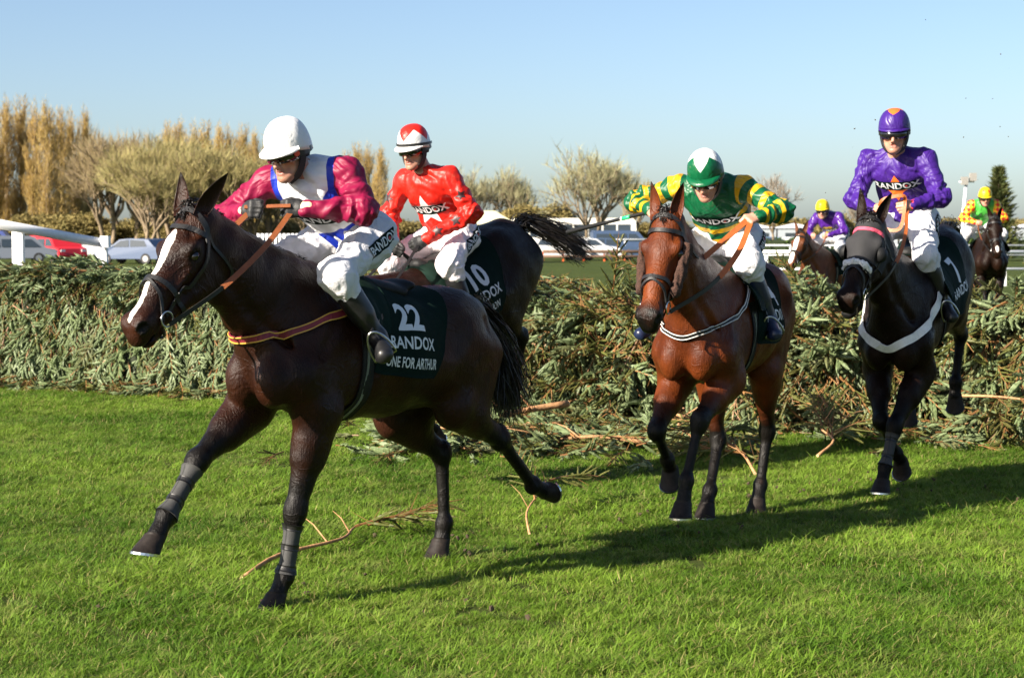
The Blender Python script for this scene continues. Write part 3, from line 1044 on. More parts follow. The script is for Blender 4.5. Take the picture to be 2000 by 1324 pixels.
M['lens_frame'] = simple('goggle_frame', (0.02, 0.02, 0.022), 0.4)
M['harness'] = simple('helmet_harness', (0.015, 0.015, 0.016), 0.7)
M['red_glass'] = simple('goggle_tab', (0.75, 0.09, 0.05), 0.3)
M['teeth'] = simple('teeth', (0.75, 0.72, 0.65), 0.3)

def breeches_mat(name, col=(0.62, 0.62, 0.65)):
    N = Nodes(name)
    c = N.mix(N.ramp(N.noise(7, 3), 0.35, 0.75), col, tuple(x * 0.90 for x in col))
    c = N.mix(N.ramp(N.noise(26, 5, 0.75), 0.60, 0.72, 0, 0.5), c, (0.20, 0.15, 0.09))
    N.set(Base_Color=c, Roughness=0.68)
    N.bump(N.noise(9, 3, 0.5, dist=2.2), 0.022, 0.6)
    N.bump(N.noise(45, 2, 0.5, dist=0.5), 0.004, 0.4)
    return N.m
M['breeches'] = breeches_mat('white_breeches')

def hand_prims(S, wrist, d, spread, pn, r=0.0092, k=0.006, scale=1.0):
    wrist = np.array(wrist, float); d = unit(d); spread = unit(np.array(spread, float) - d * (np.array(spread, float) @ d))
    pn = unit(np.array(pn, float) - d * (pn @ d) - spread * (np.array(pn) @ spread))
    c = scale
    S.cap(wrist, wrist + d * 0.030 * c, r * 2.6, r * 2.2, 0.015, spread, r * 2.9, r * 3.2)
    S.cap(wrist + d * 0.025 * c, wrist + d * 0.078 * c, r * 1.7, r * 1.5, 0.012, spread, r * 3.6, r * 4.1)
    for i, ls in enumerate((0.98, 1.06, 0.99, 0.82)):
        kp = wrist + c * (d * (0.084 - 0.004 * abs(i - 1)) + spread * (-0.030 + 0.020 * i))
        a = kp + c * ls * 0.040 * unit(d * 0.55 + pn * 0.85)
        b = a + c * ls * 0.027 * unit(pn * 0.45 - d * 0.9)
        e = b + c * ls * 0.021 * unit(-d * 0.75 - pn * 0.6)
        S.cap(kp - d * 0.02 * c, kp, r * 1.05, r * 1.12, 0.008)
        S.cap(kp, a, r * 1.08, r, k); S.cap(a, b, r, r * 0.92, k); S.cap(b, e, r * 0.92, r * 0.82, k)
    t0 = wrist + c * (d * 0.032 - spread * 0.032 + pn * 0.010)
    t1 = t0 + c * (d * 0.034 - spread * 0.010 + pn * 0.016)
    t2 = t1 + c * (d * 0.030 + pn * 0.016 + spread * 0.006)
    S.cap(wrist + d * 0.02 * c - spread * 0.012 * c, t0, r * 1.5, r * 1.35, 0.012); S.cap(t0, t1, r * 1.25, r * 1.05, k); S.cap(t1, t2, r * 1.05, r * 0.9, k)

def make_jockey(h, sp):
    hroot = h['root']
    J = {k: np.array(v, float) for k, v in sp['J'].items()}
    pel = (J['lhip'] + J['rhip']) / 2
    org = pel
    root = bpy.data.objects.new('person', None)
    COL.objects.link(root)
    rz = hroot.rotation_euler[2]; cz, sz = math.cos(rz), math.sin(rz)
    root.location = (hroot.location[0] + pel[0] * cz - pel[1] * sz, hroot.location[1] + pel[0] * sz + pel[1] * cz, pel[2])
    root.rotation_euler = (0, 0, rz)
    vs = sp.get('vs', 1.0)
    shc = (J['lsh'] + J['rsh']) / 2
    lat = unit(J['lsh'] - J['rsh']); hl = unit(J['lhip'] - J['rhip'])
    spine = unit(shc - pel); fwd = unit(np.cross(lat, spine))       # chest direction
    mid = (pel + shc) / 2 - fwd * 0.035
    hc = J['head']; look = unit(sp['look'])
    hup = np.array(sp.get('up', (0, 0, 1.0)), float); hup = unit(hup - look * (hup @ look)); hl_ = np.cross(hup, look)
    HA = np.array((look, hl_, hup))
    def Hp(x, y, z):
        return hc + x * look + y * hl_ + z * hup
    def Hh(x, y, z):
        return hc + hk * ((x + 0.012) * look - 0.012 / hk * look + y * hl_ + (z - 0.02) * hup) + 0.02 * hup
    hk = 0.94
    nb = shc + spine * 0.03 + fwd * 0.01
    wrists = {}
    for s in 'lr':
        hd = J[s + 'h']; el = J[s + 'el']
        wrists[s] = hd - unit(hd - el) * 0.05
    # --- body: head, neck, hands, and the figure under the clothes
    S = SDF(0.0052 * vs)
    S.ell(Hp(-0.012, 0, 0.035), (0.094, 0.076, 0.092), 0.02, HA)
    S.ell(Hp(0.030, 0, -0.040), (0.062, 0.060, 0.085), 0.03, HA)
    for y in (-1, 1):
        S.cap(Hp(-0.01, y * 0.055, -0.055), Hp(0.062, y * 0.018, -0.108), 0.022, 0.02, 0.03)
        S.ell(Hp(0.062, y * 0.042, -0.030), (0.022, 0.022, 0.020), 0.02, HA)
        S.ell(Hp(0.100, y * 0.0115, -0.050), (0.010, 0.009, 0.009), 0.008, HA)
        S.ell(Hp(0.088, y * 0.030, -0.004), (0.014, 0.017, 0.011), 0.012, HA, op=-1)
        S.ell(Hp(-0.005, y * 0.078, -0.025), (0.020, 0.009, 0.032), 0.006, HA)
    S.ell(Hp(0.076, 0, -0.110), (0.022, 0.025, 0.018), 0.02, HA)
    S.cap(Hp(0.088, 0, 0.005), Hp(0.113, 0, -0.040), 0.0085, 0.0115, 0.012)
    S.ell(Hp(0.084, 0, 0.020), (0.016, 0.048, 0.010), 0.015, HA)
    S.ell(Hp(0.088, 0, -0.068), (0.012, 0.025, 0.0065), 0.008, HA)
    S.ell(Hp(0.086, 0, -0.083), (0.012, 0.021, 0.0070), 0.008, HA)
    for y in (-1, 1):
        S.cap(Hp(0.098, y * 0.020, -0.044), Hp(0.084, y * 0.034, -0.084), 0.0035, 0.003, 0.010, op=-1)
        S.ell(Hp(0.075, y * 0.050, -0.060), (0.020, 0.016, 0.022), 0.02, HA, op=-1)
    mo = sp.get('mouth', 0.0025)
    S.ell(Hp(0.099, 0, -0.0755), (0.012, 0.022, mo), 0.004, HA, op=-1)
    S.cap(Hp(-0.03, 0, -0.06), nb, 0.052, 0.056, 0.03)
    S.cap(nb, shc - spine * 0.06, 0.07, 0.10, 0.04); S.cap(shc - spine * 0.04, mid, 0.085, 0.085, 0.05, lat, 0.14, 0.125)
    S.cap(mid, pel, 0.085, 0.085, 0.05, lat, 0.125, 0.13)
    for s, sg in (('l', 1), ('r', -1)):
        S.cap(shc, J[s + 'sh'], 0.05, 0.048, 0.04); S.cap(J[s + 'sh'], J[s + 'el'], 0.046, 0.036, 0.02); S.cap(J[s + 'el'], wrists[s], 0.036, 0.026, 0.02)
        S.cap(J[s + 'hip'], J[s + 'kn'], 0.08, 0.05, 0.04); S.cap(J[s + 'kn'], J[s + 'ank'], 0.046, 0.032, 0.02)
        S.cap(J[s + 'ank'], J[s + 'toe'], 0.028, 0.022, 0.02)
        d = unit(J[s + 'h'] - J[s + 'el'])
        pn = np.array((0.0, -sg, -0.15)) if s + 'pn' not in sp else np.array(sp[s + 'pn'], float)
        spread = np.array((0.1, 0, -1.0)) if s + 'sp' not in sp else np.array(sp[s + 'sp'], float)
        hand_prims(S, wrists[s], d, spread, pn, 0.0068 if sp.get('glove') else 0.0095)
    V, Q = S.mesh(1)
    L = (V - hc) @ HA.T
    lips = np.exp(-((L[:, 0] - 0.092) / 0.02) ** 2 - (L[:, 1] / 0.024) ** 4 - ((L[:, 2] + 0.0755) / 0.016) ** 4)
    mk('body', V, Q, M['skin'], root, org, attrs={'lips': lips, 'beard': np.clip((-0.055 - L[:, 2]) / 0.03, 0, 1) * (L[:, 0] > -0.02) * (np.linalg.norm(L, axis=1) < 0.19)})
    if mo > 0.006:
        t = MB(); t.box((0, 0, 0), (0.012, 0.030, 0.007))
        T_ = [Hp(0.081 + v[0], v[1], -0.070 + v[2]) for v in t.V]
        mk('teeth', T_, t.F, M['teeth'], root, org)
    # --- jacket
    S = SDF(0.0062 * vs)
    hem = pel + spine * 0.05
    S.cap(hem, mid, 0.120, 0.132, 0.05, lat, 0.158, 0.172)
    S.cap(mid, shc - spine * 0.07, 0.134, 0.128, 0.05, lat, 0.172, 0.182)
    S.cap(shc - spine * 0.05 + lat * 0.06, shc - spine * 0.05 - lat * 0.06, 0.105, 0.105, 0.05, fwd, 0.10, 0.10)
    S.cap(shc, nb + spine * 0.015, 0.075, 0.060, 0.04)
    S.cap(shc - spine * 0.10 + fwd * 0.05 + lat * 0.07, shc - spine * 0.10 + fwd * 0.05 - lat * 0.07, 0.07, 0.07, 0.05)
    for s in 'lr':
        S.cap(shc - spine * 0.015, J[s + 'sh'], 0.082, 0.070, 0.06)
        S.cap(J[s + 'sh'], J[s + 'el'], 0.068, 0.058, 0.035)
        S.ell(J[s + 'el'], (0.058, 0.058, 0.058), 0.03)
        S.cap(J[s + 'el'], wrists[s], 0.057, 0.038, 0.03)
        S.cap(wrists[s], wrists[s] + unit(J[s + 'h'] - J[s + 'el']) * 0.012, 0.036, 0.034, 0.01)
    V, Q = S.mesh(1)
    N0 = normals(V, Q)
    dt = np.minimum(seg_dist(V, hem, mid)[0], seg_dist(V, mid, shc)[0])
    da = np.full(len(V), 9.0); disp = np.zeros(len(V)); armt = np.zeros(len(V))
    for q, s in enumerate('lr'):
        for a, b, base in ((J[s + 'sh'], J[s + 'el'], 0.0), (J[s + 'el'], wrists[s], 1.0)):
            d, t = seg_dist(V, a, b)
            m = d < da
            da = np.where(m, d, da); armt = np.where(m, base + np.clip(t, 0, 1), armt)
            ln = np.linalg.norm(b - a); ax = unit(b - a)
            ang = np.arctan2((V - a) @ unit(np.cross(ax, (0.3, 0.2, 1))), (V - a) @ unit(np.cross(ax, np.cross(ax, (0.3, 0.2, 1)))))
            phs = t * ln * 2 * PI / 0.10 + 2.4 * np.sin(ang * 1.0 + q) + wobble(V, 17, 9 + q) * 2.2
            ring = 1.6 * (0.6 - np.abs(np.sin(phs * 0.5))) + 0.5 * wobble(V, 42, 19 + q)
            near_el = np.exp(-(((t - (1.0 if base == 0 else 0.0)) * ln) / 0.13) ** 2)
            disp += np.where(m & (d < 0.09), 0.0066 * ring * (0.30 + 0.70 * near_el), 0)
    sleeve = (dt - 0.150) - (da - 0.054)
    tw = np.clip(-sleeve / 0.03, 0, 1)
    disp = disp * np.clip(sleeve / 0.02 + 0.5, 0, 1)
    Pl = V - shc
    X, Yl, Z = Pl @ fwd, Pl @ lat, Pl @ spine
    ridge = 1 - np.abs(np.sin(0.5 * (wobble(np.stack([X * 0.5, Yl, Z * 0.45], 1), 38, 21) * 2.2)))
    disp = disp * 0.55 + tw * (0.004 * (ridge - 0.5) + 0.003 * wobble(V, 14, 4))
    axes = [(J[s + 'sh'], J[s + 'el']) for s in 'lr'] + [(J[s + 'el'], wrists[s]) for s in 'lr']
    def sleeve_dir(c, r):
        k = int(np.argmin([seg_dist(c[None], a, b)[0][0] for a, b in axes])); ax = unit(axes[k][1] - axes[k][0])
        return np.cross(ax, r.normal(size=3)) + ax * r.normal(0, 0.9)
    near_e = np.minimum(np.linalg.norm(V - J['lel'], axis=1), np.linalg.norm(V - J['rel'], axis=1)) < 0.15
    disp += folds(V, N0, 90, 41, 0.009, 0.018, 0.04, 0.10, 0.0085, sleeve_dir, (sleeve > -0.01) & near_e)
    disp += folds(V, N0, 70, 42, 0.010, 0.022, 0.05, 0.13, 0.0075, sleeve_dir, sleeve > -0.01)
    disp += folds(V, N0, 110, 43, 0.010, 0.024, 0.06, 0.16, 0.0085, lambda c, r: spine * 0.8 + lat * r.normal(0, 0.55) + lat * np.sign((c - shc) @ lat) * -0.5, sleeve < 0.01)
    bandm = np.exp(-((Z + sp.get('band_z', 0.16)) / 0.06) ** 4) * np.clip(X / 0.04, 0, 1) * np.exp(-(Yl / 0.17) ** 6)
    disp = disp * (1 - 0.7 * bandm)
    V = V + N0 * disp[:, None]
    V = relax(V, Q, 0.2)
    cz_ = dict(x=X, y=Yl, z=Z, sleeve=sleeve, arm=armt, da=da, V=V, side=np.sign(Yl))
    fields = sp['pattern'](cz_)
    jk = mk('jacket', V, Q, sp['jacket'], root, org, attrs={'f%d' % i: f for i, f in enumerate(fields)})
    jb = bvh_of(V, Q)
    # chest band with lettering
    if sp.get('band', True):
        o = shc - spine * sp.get('band_z', 0.16) + fwd * 0.1; u = lat + np.array(sp.get('band_u', (0, 0, 0)))
        wv = sp.get('band_w', 0.27)
        decal('chest_band', rect_mesh(wv, 0.072, 30, 8), jb, o, u, spine, M['green_cloth'], jk, 0.0045, org, reach=0.15)
        tm = text_mesh('RANDOX', 0.072, 0.022, sp.get('band_xs', 1.0))
        decal('lettering', tm, jb, o, u, spine, M['print_white'], jk, 0.008, org, reach=0.15)
        oc = poly_mesh(star_pts(8, 0.0085, 0.0080))
        decal('letter_dot', (oc[0] + np.array((0.071 * sp.get('band_xs', 1.0), 0, 0)), oc[1]), jb, o, u, spine, M['print_red'], jk, 0.009, org, reach=0.15)
    for dn, m2, (dz, dy), mt, off in sp.get('decals', []):
        decal(dn, m2, jb, shc - spine * dz + lat * dy + fwd * 0.1, lat, spine, mt, jk, off, org, reach=0.15)
    # collar
    cl = SDF(0.006 * vs)
    cl.cap(nb - spine * 0.005, nb + unit(hc - nb) * 0.03, 0.068, 0.064, 0.01)
    CV, CQ = cl.mesh(1)
    mk('collar', CV, CQ, sp.get('collar', sp['jacket']), jk, org, attrs={'f0': np.full(len(CV), sp.get('collar_f0', -1.0))})
    # cuffs
    for s in 'lr':
        d = unit(J[s + 'h'] - J[s + 'el']); c0 = SDF(0.006 * vs)
        c0.cap(wrists[s] - d * 0.012, wrists[s] + d * 0.006, 0.0385, 0.0375, 0.004)
        CV, CQ = c0.mesh(1)
        if sp.get('cuff'):
            mk('cuff', CV, CQ, sp['cuff'], jk, org)
    # --- breeches
    S = SDF(0.0075 * vs)
    S.cap(pel + hl * 0.075, pel - hl * 0.075, 0.120, 0.120, 0.05, spine, 0.115, 0.115)
    S.cap(pel - fwd * 0.05 + hl * 0.06, pel - fwd * 0.05 - hl * 0.06, 0.105, 0.105, 0.05)
    S.cap(pel, pel + spine * 0.10, 0.112, 0.104, 0.04, lat, 0.150, 0.142)
    for s in 'lr':
        S.cap(J[s + 'hip'], J[s + 'kn'], 0.110, 0.066, 0.05)
        S.ell(J[s + 'kn'], (0.062, 0.062, 0.062), 0.04)
        S.cap(J[s + 'kn'], J[s + 'kn'] + (J[s + 'ank'] - J[s + 'kn']) * 0.26, 0.070, 0.060, 0.06)
    V, Q = S.mesh(1)
    N0 = normals(V, Q)
    V = V + N0 * (0.0045 * wobble(V, 22, 31) + 0.006 * (1 - np.abs(wobble(V * np.array((1, 1, 0.5)), 40, 8))))[:, None]
    V = V + N0 * folds(V, N0, 150, 51, 0.010, 0.022, 0.05, 0.13, 0.009, lambda c, r: (J['lkn'] - J['lhip']) * (r.normal(0, 1.2)) + r.normal(size=3) * 0.35)[:, None]
    bre = mk('breeches', V, Q, sp.get('breeches', M['breeches']), root, org)
    bb = bvh_of(V, Q)
    # thigh print on both outer thighs
    for s, sg in (('l', 1), ('r', -1)):
        ax = unit(J[s + 'kn'] - J[s + 'hip']); out = np.cross(ax, (0, 0, 1.0)); out = unit(out) * (1 if np.cross(ax, (0, 0, 1.0))[1] * sg > 0 else -1)
        out = unit(out + np.array(sp.get('thigh_up', (0, 0, 0.25))))
        u = ax * (-sg) * -1 * -1 if False else (-ax if sg > 0 else ax)
        u = -u if sp.get('thigh_flip') else u
        # letters run from knee towards hip on the left thigh
        v = np.cross(out, u)
        o = J[s + 'hip'] + (J[s + 'kn'] - J[s + 'hip']) * sp.get('thigh_t', 0.36) + out * 0.1
        decal('thigh_band', rect_mesh(0.27, 0.066, 30, 8), bb, o, u, v, M['green_cloth'], bre, 0.005, org)
        decal('lettering', text_mesh('RANDOX', 0.064, 0.015), bb, o, u, v, M['print_white'], bre, 0.008, org)
        oc = poly_mesh(star_pts(8, 0.009, 0.0085))
        decal('letter_dot', (oc[0] + np.array((0.063, 0, 0)), oc[1]), bb, o, u, v, M['print_red'], bre, 0.009, org)
    # --- boots
    for s in 'lr':
        kn, an, toe = J[s + 'kn'], J[s + 'ank'], J[s + 'toe']
        S = SDF(0.0075 * vs)
        c0 = kn + (an - kn) * 0.16
        S.cap(c0, an, 0.060, 0.042, 0.03); S.cap(kn + (an - kn) * 0.35, kn + (an - kn) * 0.6, 0.062, 0.054, 0.03)
        fd = unit(toe - an); dn = unit(an - kn)
        heel = an + dn * 0.035 - fd * 0.04
        S.cap(an, heel, 0.041, 0.035, 0.02); S.cap(heel, toe + dn * 0.02, 0.034, 0.030, 0.02, np.cross(fd, dn), 0.036, 0.042); S.cap(an, toe, 0.040, 0.026, 0.03)
        V, Q = S.mesh(1)
        V = V + normals(V, Q) * (0.003 * wobble(V, 30, 77))[:, None]
        bo = mk('riding_boot', V, Q, sp.get('boots', M['boot_black']), root, org)
        if sp.get('stirrup', True):
            ball = an + (toe - an) * 0.72 + dn * 0.035
            side = unit(np.cross(fd, dn)); m = MB()
            P = [ball + side * 0.056 * math.cos(a) * (1.0 if math.sin(a) > 0.2 else 1.0) - dn * (0.128 * math.sin(a)) for a in np.linspace(0.0, PI, 15)]
            m.tube([ball - side * 0.056 + dn * 0.012] + P[::-1][:0] + [ball + side * 0.056 + dn * 0.012] + P + [ball - side * 0.056 + dn * 0.012], 0.006, 6)
            st = m.build('stirrup', M['steel'], hroot, (0, 0, 0), True)
            top = ball - dn * 0.128
            sd = 1 if s == 'l' else -1
            strap('stirrup_leather', [top, top + (h['T'](0.18, sd * 0.2, 1.45) - top) * 0.5 + np.array((0, sd * 0.01, 0)), h['T'](0.18, sd * 0.2, 1.45)], 0.02, M['black_leather'], st, nrm=(0, sd, 0.1), th=0.005)
    # --- gloves
    if sp.get('glove'):
        for s, sg in (('l', 1), ('r', -1)):
            S = SDF(0.0045 * vs)
            d = unit(J[s + 'h'] - J[s + 'el'])
            pn = np.array((0.0, -sg, -0.15)) if s + 'pn' not in sp else np.array(sp[s + 'pn'], float)
            spread = np.array((0.1, 0, -1.0)) if s + 'sp' not in sp else np.array(sp[s + 'sp'], float)
            hand_prims(S, wrists[s], d, spread, pn, 0.0112, scale=1.04)
            S.cap(wrists[s] - d * 0.03, wrists[s] + d * 0.02, 0.036, 0.030, 0.012)
            V, Q = S.mesh(1)
            mk('glove', V, Q, sp['glove'], root, org)
    # --- helmet
    nt, nc = 60, 20
    V, F, f0 = [], [], []
    wob = np.random.default_rng(5)
    for i in range(nc + 1):
        co = i / nc
        for k in range(nt):
            az = 2 * PI * k / nt
            rimz = 0.028 - 0.050 * (0.5 - 0.5 * math.cos(az)) ** 1.3
            ph = co * PI / 2
            hgt = math.cos(ph) ** 0.86; rad = math.sin(ph) ** 0.80
            z = rimz * co ** 2 + 0.172 * hgt + (0.0 if co < 1 else -0.004)
            bulge = 1 + 0.012 * math.sin(az * 9 + 3 * co) * math.sin(co * PI) * sp.get('cap_pleat', 0.6)
            x = 0.130 * rad * math.cos(az) * bulge - 0.012
            y = 0.113 * rad * math.sin(az) * bulge
            V.append(Hh(x, y, z)); f0.append(sp['cap_pattern'](az, co) if 'cap_pattern' in sp else -1.0)
    for i in range(nc):
        for k in range(nt):
            F.append((i * nt + k, (i + 1) * nt + k, (i + 1) * nt + (k + 1) % nt, i * nt + (k + 1) % nt))
    b = len(V)
    for k in range(nt):                                  # inner rim so that the shell has thickness
        az = 2 * PI * k / nt
        rimz = 0.028 - 0.050 * (0.5 - 0.5 * math.cos(az)) ** 1.3
        V.append(Hh(0.112 * math.cos(az) - 0.012, 0.095 * math.sin(az), rimz + 0.004)); f0.append(f0[nc * nt + k])
    for k in range(nt):
        F.append((nc * nt + k, b + k, b + (k + 1) % nt, nc * nt + (k + 1) % nt))
    he = mk('helmet', V, F, sp['cap'], root, org, attrs={'f0': f0})
    pk = MB(); n = 22
    for k in range(n + 1):
        az = -1.15 + 2.3 * k / n
        ext = sp.get('peak', 0.05) * math.cos(az * 1.25) ** 0.7 if abs(az * 1.25) < PI / 2 else 0
        for (rr, dz) in ((0.985, 0.010), (1.0, -0.006)):
            x0, y0 = 0.128 * math.cos(az) - 0.012, 0.111 * math.sin(az)
            e = ext + 0.004
            nx = math.cos(az)
            if dz > 0:
                pk.V += [tuple(Hh(x0, y0, 0.040)), tuple(Hh(x0 + e * nx, y0 + e * math.sin(az) * 0.6, 0.030 - 0.30 * e))]
            else:
                pk.V += [tuple(Hh(x0 + e * nx - 0.001, y0 + e * math.sin(az) * 0.6, 0.0235 - 0.30 * e)), tuple(Hh(x0 - 0.006, y0 * 0.96, 0.026))]
    for k in range(n):
        for q in range(4):
            pk.F.append((k * 4 + q, k * 4 + 4 + q, k * 4 + 4 + (q + 1) % 4, k * 4 + (q + 1) % 4))
    pk.F += [(3, 2, 1, 0), tuple(n * 4 + q for q in range(4))]
    mk('peak', pk.V, pk.F, sp.get('peak_mat', sp['cap']), he, org, attrs={'f0': np.full(len(pk.V), sp.get('peak_f0', -1.0))})
    # padded band under the shell
    bd = MB()
    for (dz, rx, ry) in ((0.030, 0.115, 0.100), (-0.002, 0.106, 0.089), (-0.004, 0.098, 0.082), (0.026, 0.098, 0.082)):
        for k in range(nt):
            az = 2 * PI * k / nt; rimz = -0.055 * (0.5 - 0.5 * math.cos(az)) ** 1.3
            bd.V.append(tuple(Hh(rx * math.cos(az) - 0.012, ry * math.sin(az), dz + rimz)))
    for i in range(4):
        for k in range(nt):
            bd.F.append((i * nt + k, ((i + 1) % 4) * nt + k, ((i + 1) % 4) * nt + (k + 1) % nt, i * nt + (k + 1) % nt))
    bd.build('skull_cap_band', M['harness'], he, org, True)
    # chin harness
    for y in (-1, 1):
        strap('chin_strap', [Hp(0.005, y * 0.092, 0.01), Hp(0.015, y * 0.085, -0.045), Hp(0.035, y * 0.062, -0.100), Hp(0.052, y * 0.012, -0.134)], 0.034, M['harness'], he, nrm=hl_ * y + look * 0.25, th=0.007, org=org)
    # goggles
    if sp.get('goggles', True):
        g = MB(); n = 20
        for k in range(n + 1):
            az = -1.25 + 2.5 * k / n
            x, y = 0.118 * math.cos(az) ** 0.8 - 0.004, 0.092 * math.sin(az)
            notch = 0.014 * math.exp(-(az / 0.16) ** 2)
            nar = 0.75 + 0.25 * math.cos(az)
            for (dx, z) in ((0, 0.022 * nar), (0.004, 0.0), (0, -0.030 * nar + notch), (-0.010, -0.030 * nar + notch), (-0.010, 0.022 * nar)):
                g.V.append(tuple(Hp(x + dx, y * (1 + dx * 2), z)))
        for k in range(n):
            for q in range(5):
                g.F.append((k * 5 + q, k * 5 + (q + 1) % 5, k * 5 + 5 + (q + 1) % 5, k * 5 + 5 + q))
        g.F += [(0, 1, 2, 3, 4), tuple(n * 5 + q for q in (4, 3, 2, 1, 0))]
        go = g.build('goggles', M['lens'], root, org, True)
        P = [Hp((0.118 if False else 0.05) * 1.0 - 0.02, sgn * 0.0935, 0.0) for sgn in (1,)]
        for y in (-1, 1):
            strap('goggle_strap', [Hp(0.036, y * 0.090, -0.002), Hp(0.0, y * 0.101, 0.0), Hp(-0.06, y * 0.095, 0.004), Hp(-0.115, y * 0.04, 0.012)], 0.026, M['lens_frame'], go, nrm=hl_ * y - look * 0.2, th=0.005, org=org)
        if sp.get('goggle_tab'):
            q = MB(); cc = Hp(0.055, 0.0905, 0.004)
            P = [cc + 0.013 * (math.cos(a) * (look - hl_ * 0.5) + math.sin(a) * hup) for a in np.linspace(0, 2 * PI, 15)[:-1]]
            q.V = [tuple(p + unit(hl_ + look * 0.6) * 0.006) for p in P] + [tuple(p) for p in P]
            q.F = [tuple(range(14))] + [(k, k + 14, (k + 1) % 14 + 14, (k + 1) % 14) for k in range(14)]
            q.build('goggle_tab', M['red_glass'], go, org)
    if sp.get('cap_strap'):
        P = [Hh(0.1335 * math.cos(a) - 0.012, 0.1165 * math.sin(a), 0.048 - 0.030 * (0.5 - 0.5 * math.cos(a))) for a in np.linspace(-2.2, 2.2, 30)]
        m = MB()
        for p, a in zip(P, np.linspace(-2.2, 2.2, 30)):
            n_ = look * math.cos(a) + hl_ * math.sin(a)
            for dz, dn_ in ((-0.008, 0), (-0.008, 0.004), (0.008, 0.004), (0.008, -0.002)):
                m.V.append(tuple(p + hup * dz + n_ * dn_))
        for k in range(29):
            for q in range(4):
                m.F.append((k * 4 + q, k * 4 + 4 + q, k * 4 + 4 + (q + 1) % 4, k * 4 + (q + 1) % 4))
        m.build('goggle_band', M['lens_frame'], he, org)
    info = dict(root=root, J=J, Hp=Hp, wrists=wrists, org=org, jb=jb, look=look)
    return info

# ------------------------------------------------------------------ the runners
COAT_DARK = coat('coat_dark_bay', (0.034, 0.0100, 0.0040), (0.0095, 0.0034, 0.0019))
COAT_BLACK = coat('coat_brown_black', (0.0150, 0.0058, 0.0028), (0.0052, 0.0024, 0.0015), spec=0.11)
COAT_BAY = coat('coat_bright_bay', (0.150, 0.034, 0.0065), (0.052, 0.011, 0.003))
COAT_CHESTNUT = coat('coat_chestnut', (0.14, 0.045, 0.015), (0.08, 0.028, 0.012))

EARS_UP = ((-0.13, 0.10, 0.06, 0.25), (-0.13, 0.10, 0.06, 0.25))
H1 = make_horse(dict(x=-0.89, y=8.93, phi=36, pitch=6, withers=(0.06, 1.585), coat=COAT_DARK, seed=1, vox=0.0095,
    poll=(0.92, 0, 1.865), nose=(1.255, -0.01, 1.405), dark_muzzle=0.0, pt0=0.2,
    blaze=[(0.02, -0.05), (0.09, -0.03), (0.12, 0.012), (0.16, 0.026), (0.24, 0.020), (0.36, 0.013), (0.50, 0.016), (0.545, 0.010), (0.57, -0.03)],
    ears=((-0.150, 0.155, 0.035, 0.9), (-0.150, 0.105, 0.035, -0.2)),
    legs=dict(LF=[(0.25, 0.155, 0.90), (0.375, 0.12, 0.455), (0.43, 0.10, 0.155), (0.475, 0.095, 0.075), (0.535, 0.095, 0.0)],
              RF=[(0.40, -0.155, 0.92), (0.77, -0.12, 0.715), (0.985, -0.10, 0.49), (1.055, -0.09, 0.405), (1.125, -0.085, 0.34)],
              LH=[(-0.80, 0.15, 0.86), (-1.24, 0.12, 0.645), (-1.57, 0.10, 0.36), (-1.665, 0.10, 0.325), (-1.765, 0.10, 0.30)],
              RH=[(-0.68, -0.15, 0.80), (-1.01, -0.10, 0.575), (-1.005, -0.08, 0.205), (-0.985, -0.08, 0.12), (-0.945, -0.08, 0.05)]),
    tail=[(-1.13, 0.02, 1.36), (-1.26, 0.03, 1.22), (-1.36, 0.03, 1.04), (-1.42, 0.02, 0.84)], tail_w=0.065, tail_n=650))
tag(H1['root'], 'dark bay racehorse with white blaze, number 22 cloth and maroon breastplate, front leg stretched out', 'horse', 'leading runners landing over the fence')
H2 = make_horse(dict(x=-0.42, y=12.58, phi=38, pitch=-20, withers=(0.50, 1.50), coat=COAT_BLACK, seed=2, vox=0.0115,
    poll=(1.20, 0, 1.55), nose=(1.58, 0, 1.10), pt0=0.3, ears=EARS_UP,
    legs=dict(LF=[(0.42, 0.155, 0.80), (0.60, 0.12, 0.60), (0.36, 0.10, 0.48), (0.29, 0.10, 0.44), (0.25, 0.10, 0.35)],
              RF=[(0.34, -0.155, 0.78), (0.42, -0.12, 0.52), (0.13, -0.10, 0.43), (0.06, -0.10, 0.40), (0.01, -0.10, 0.31)],
              LH=[(-0.33, 0.16, 1.18), (-0.62, 0.13, 1.02), (-0.60, 0.10, 0.70), (-0.575, 0.10, 0.62), (-0.535, 0.10, 0.54)],
              RH=[(-0.28, -0.16, 1.12), (-0.50, -0.12, 0.84), (-0.42, -0.10, 0.52), (-0.38, -0.10, 0.45), (-0.33, -0.10, 0.38)]),
    tail=[(-0.80, 0.02, 1.84), (-0.93, 0.10, 1.79), (-1.08, 0.19, 1.70), (-1.18, 0.27, 1.62)], tail_w=0.04, tail_n=270))
tag(H2['root'], 'near-black racehorse with tail streaming out, number 10 cloth, hindquarters high above the fence', 'horse', 'leading runners landing over the fence')
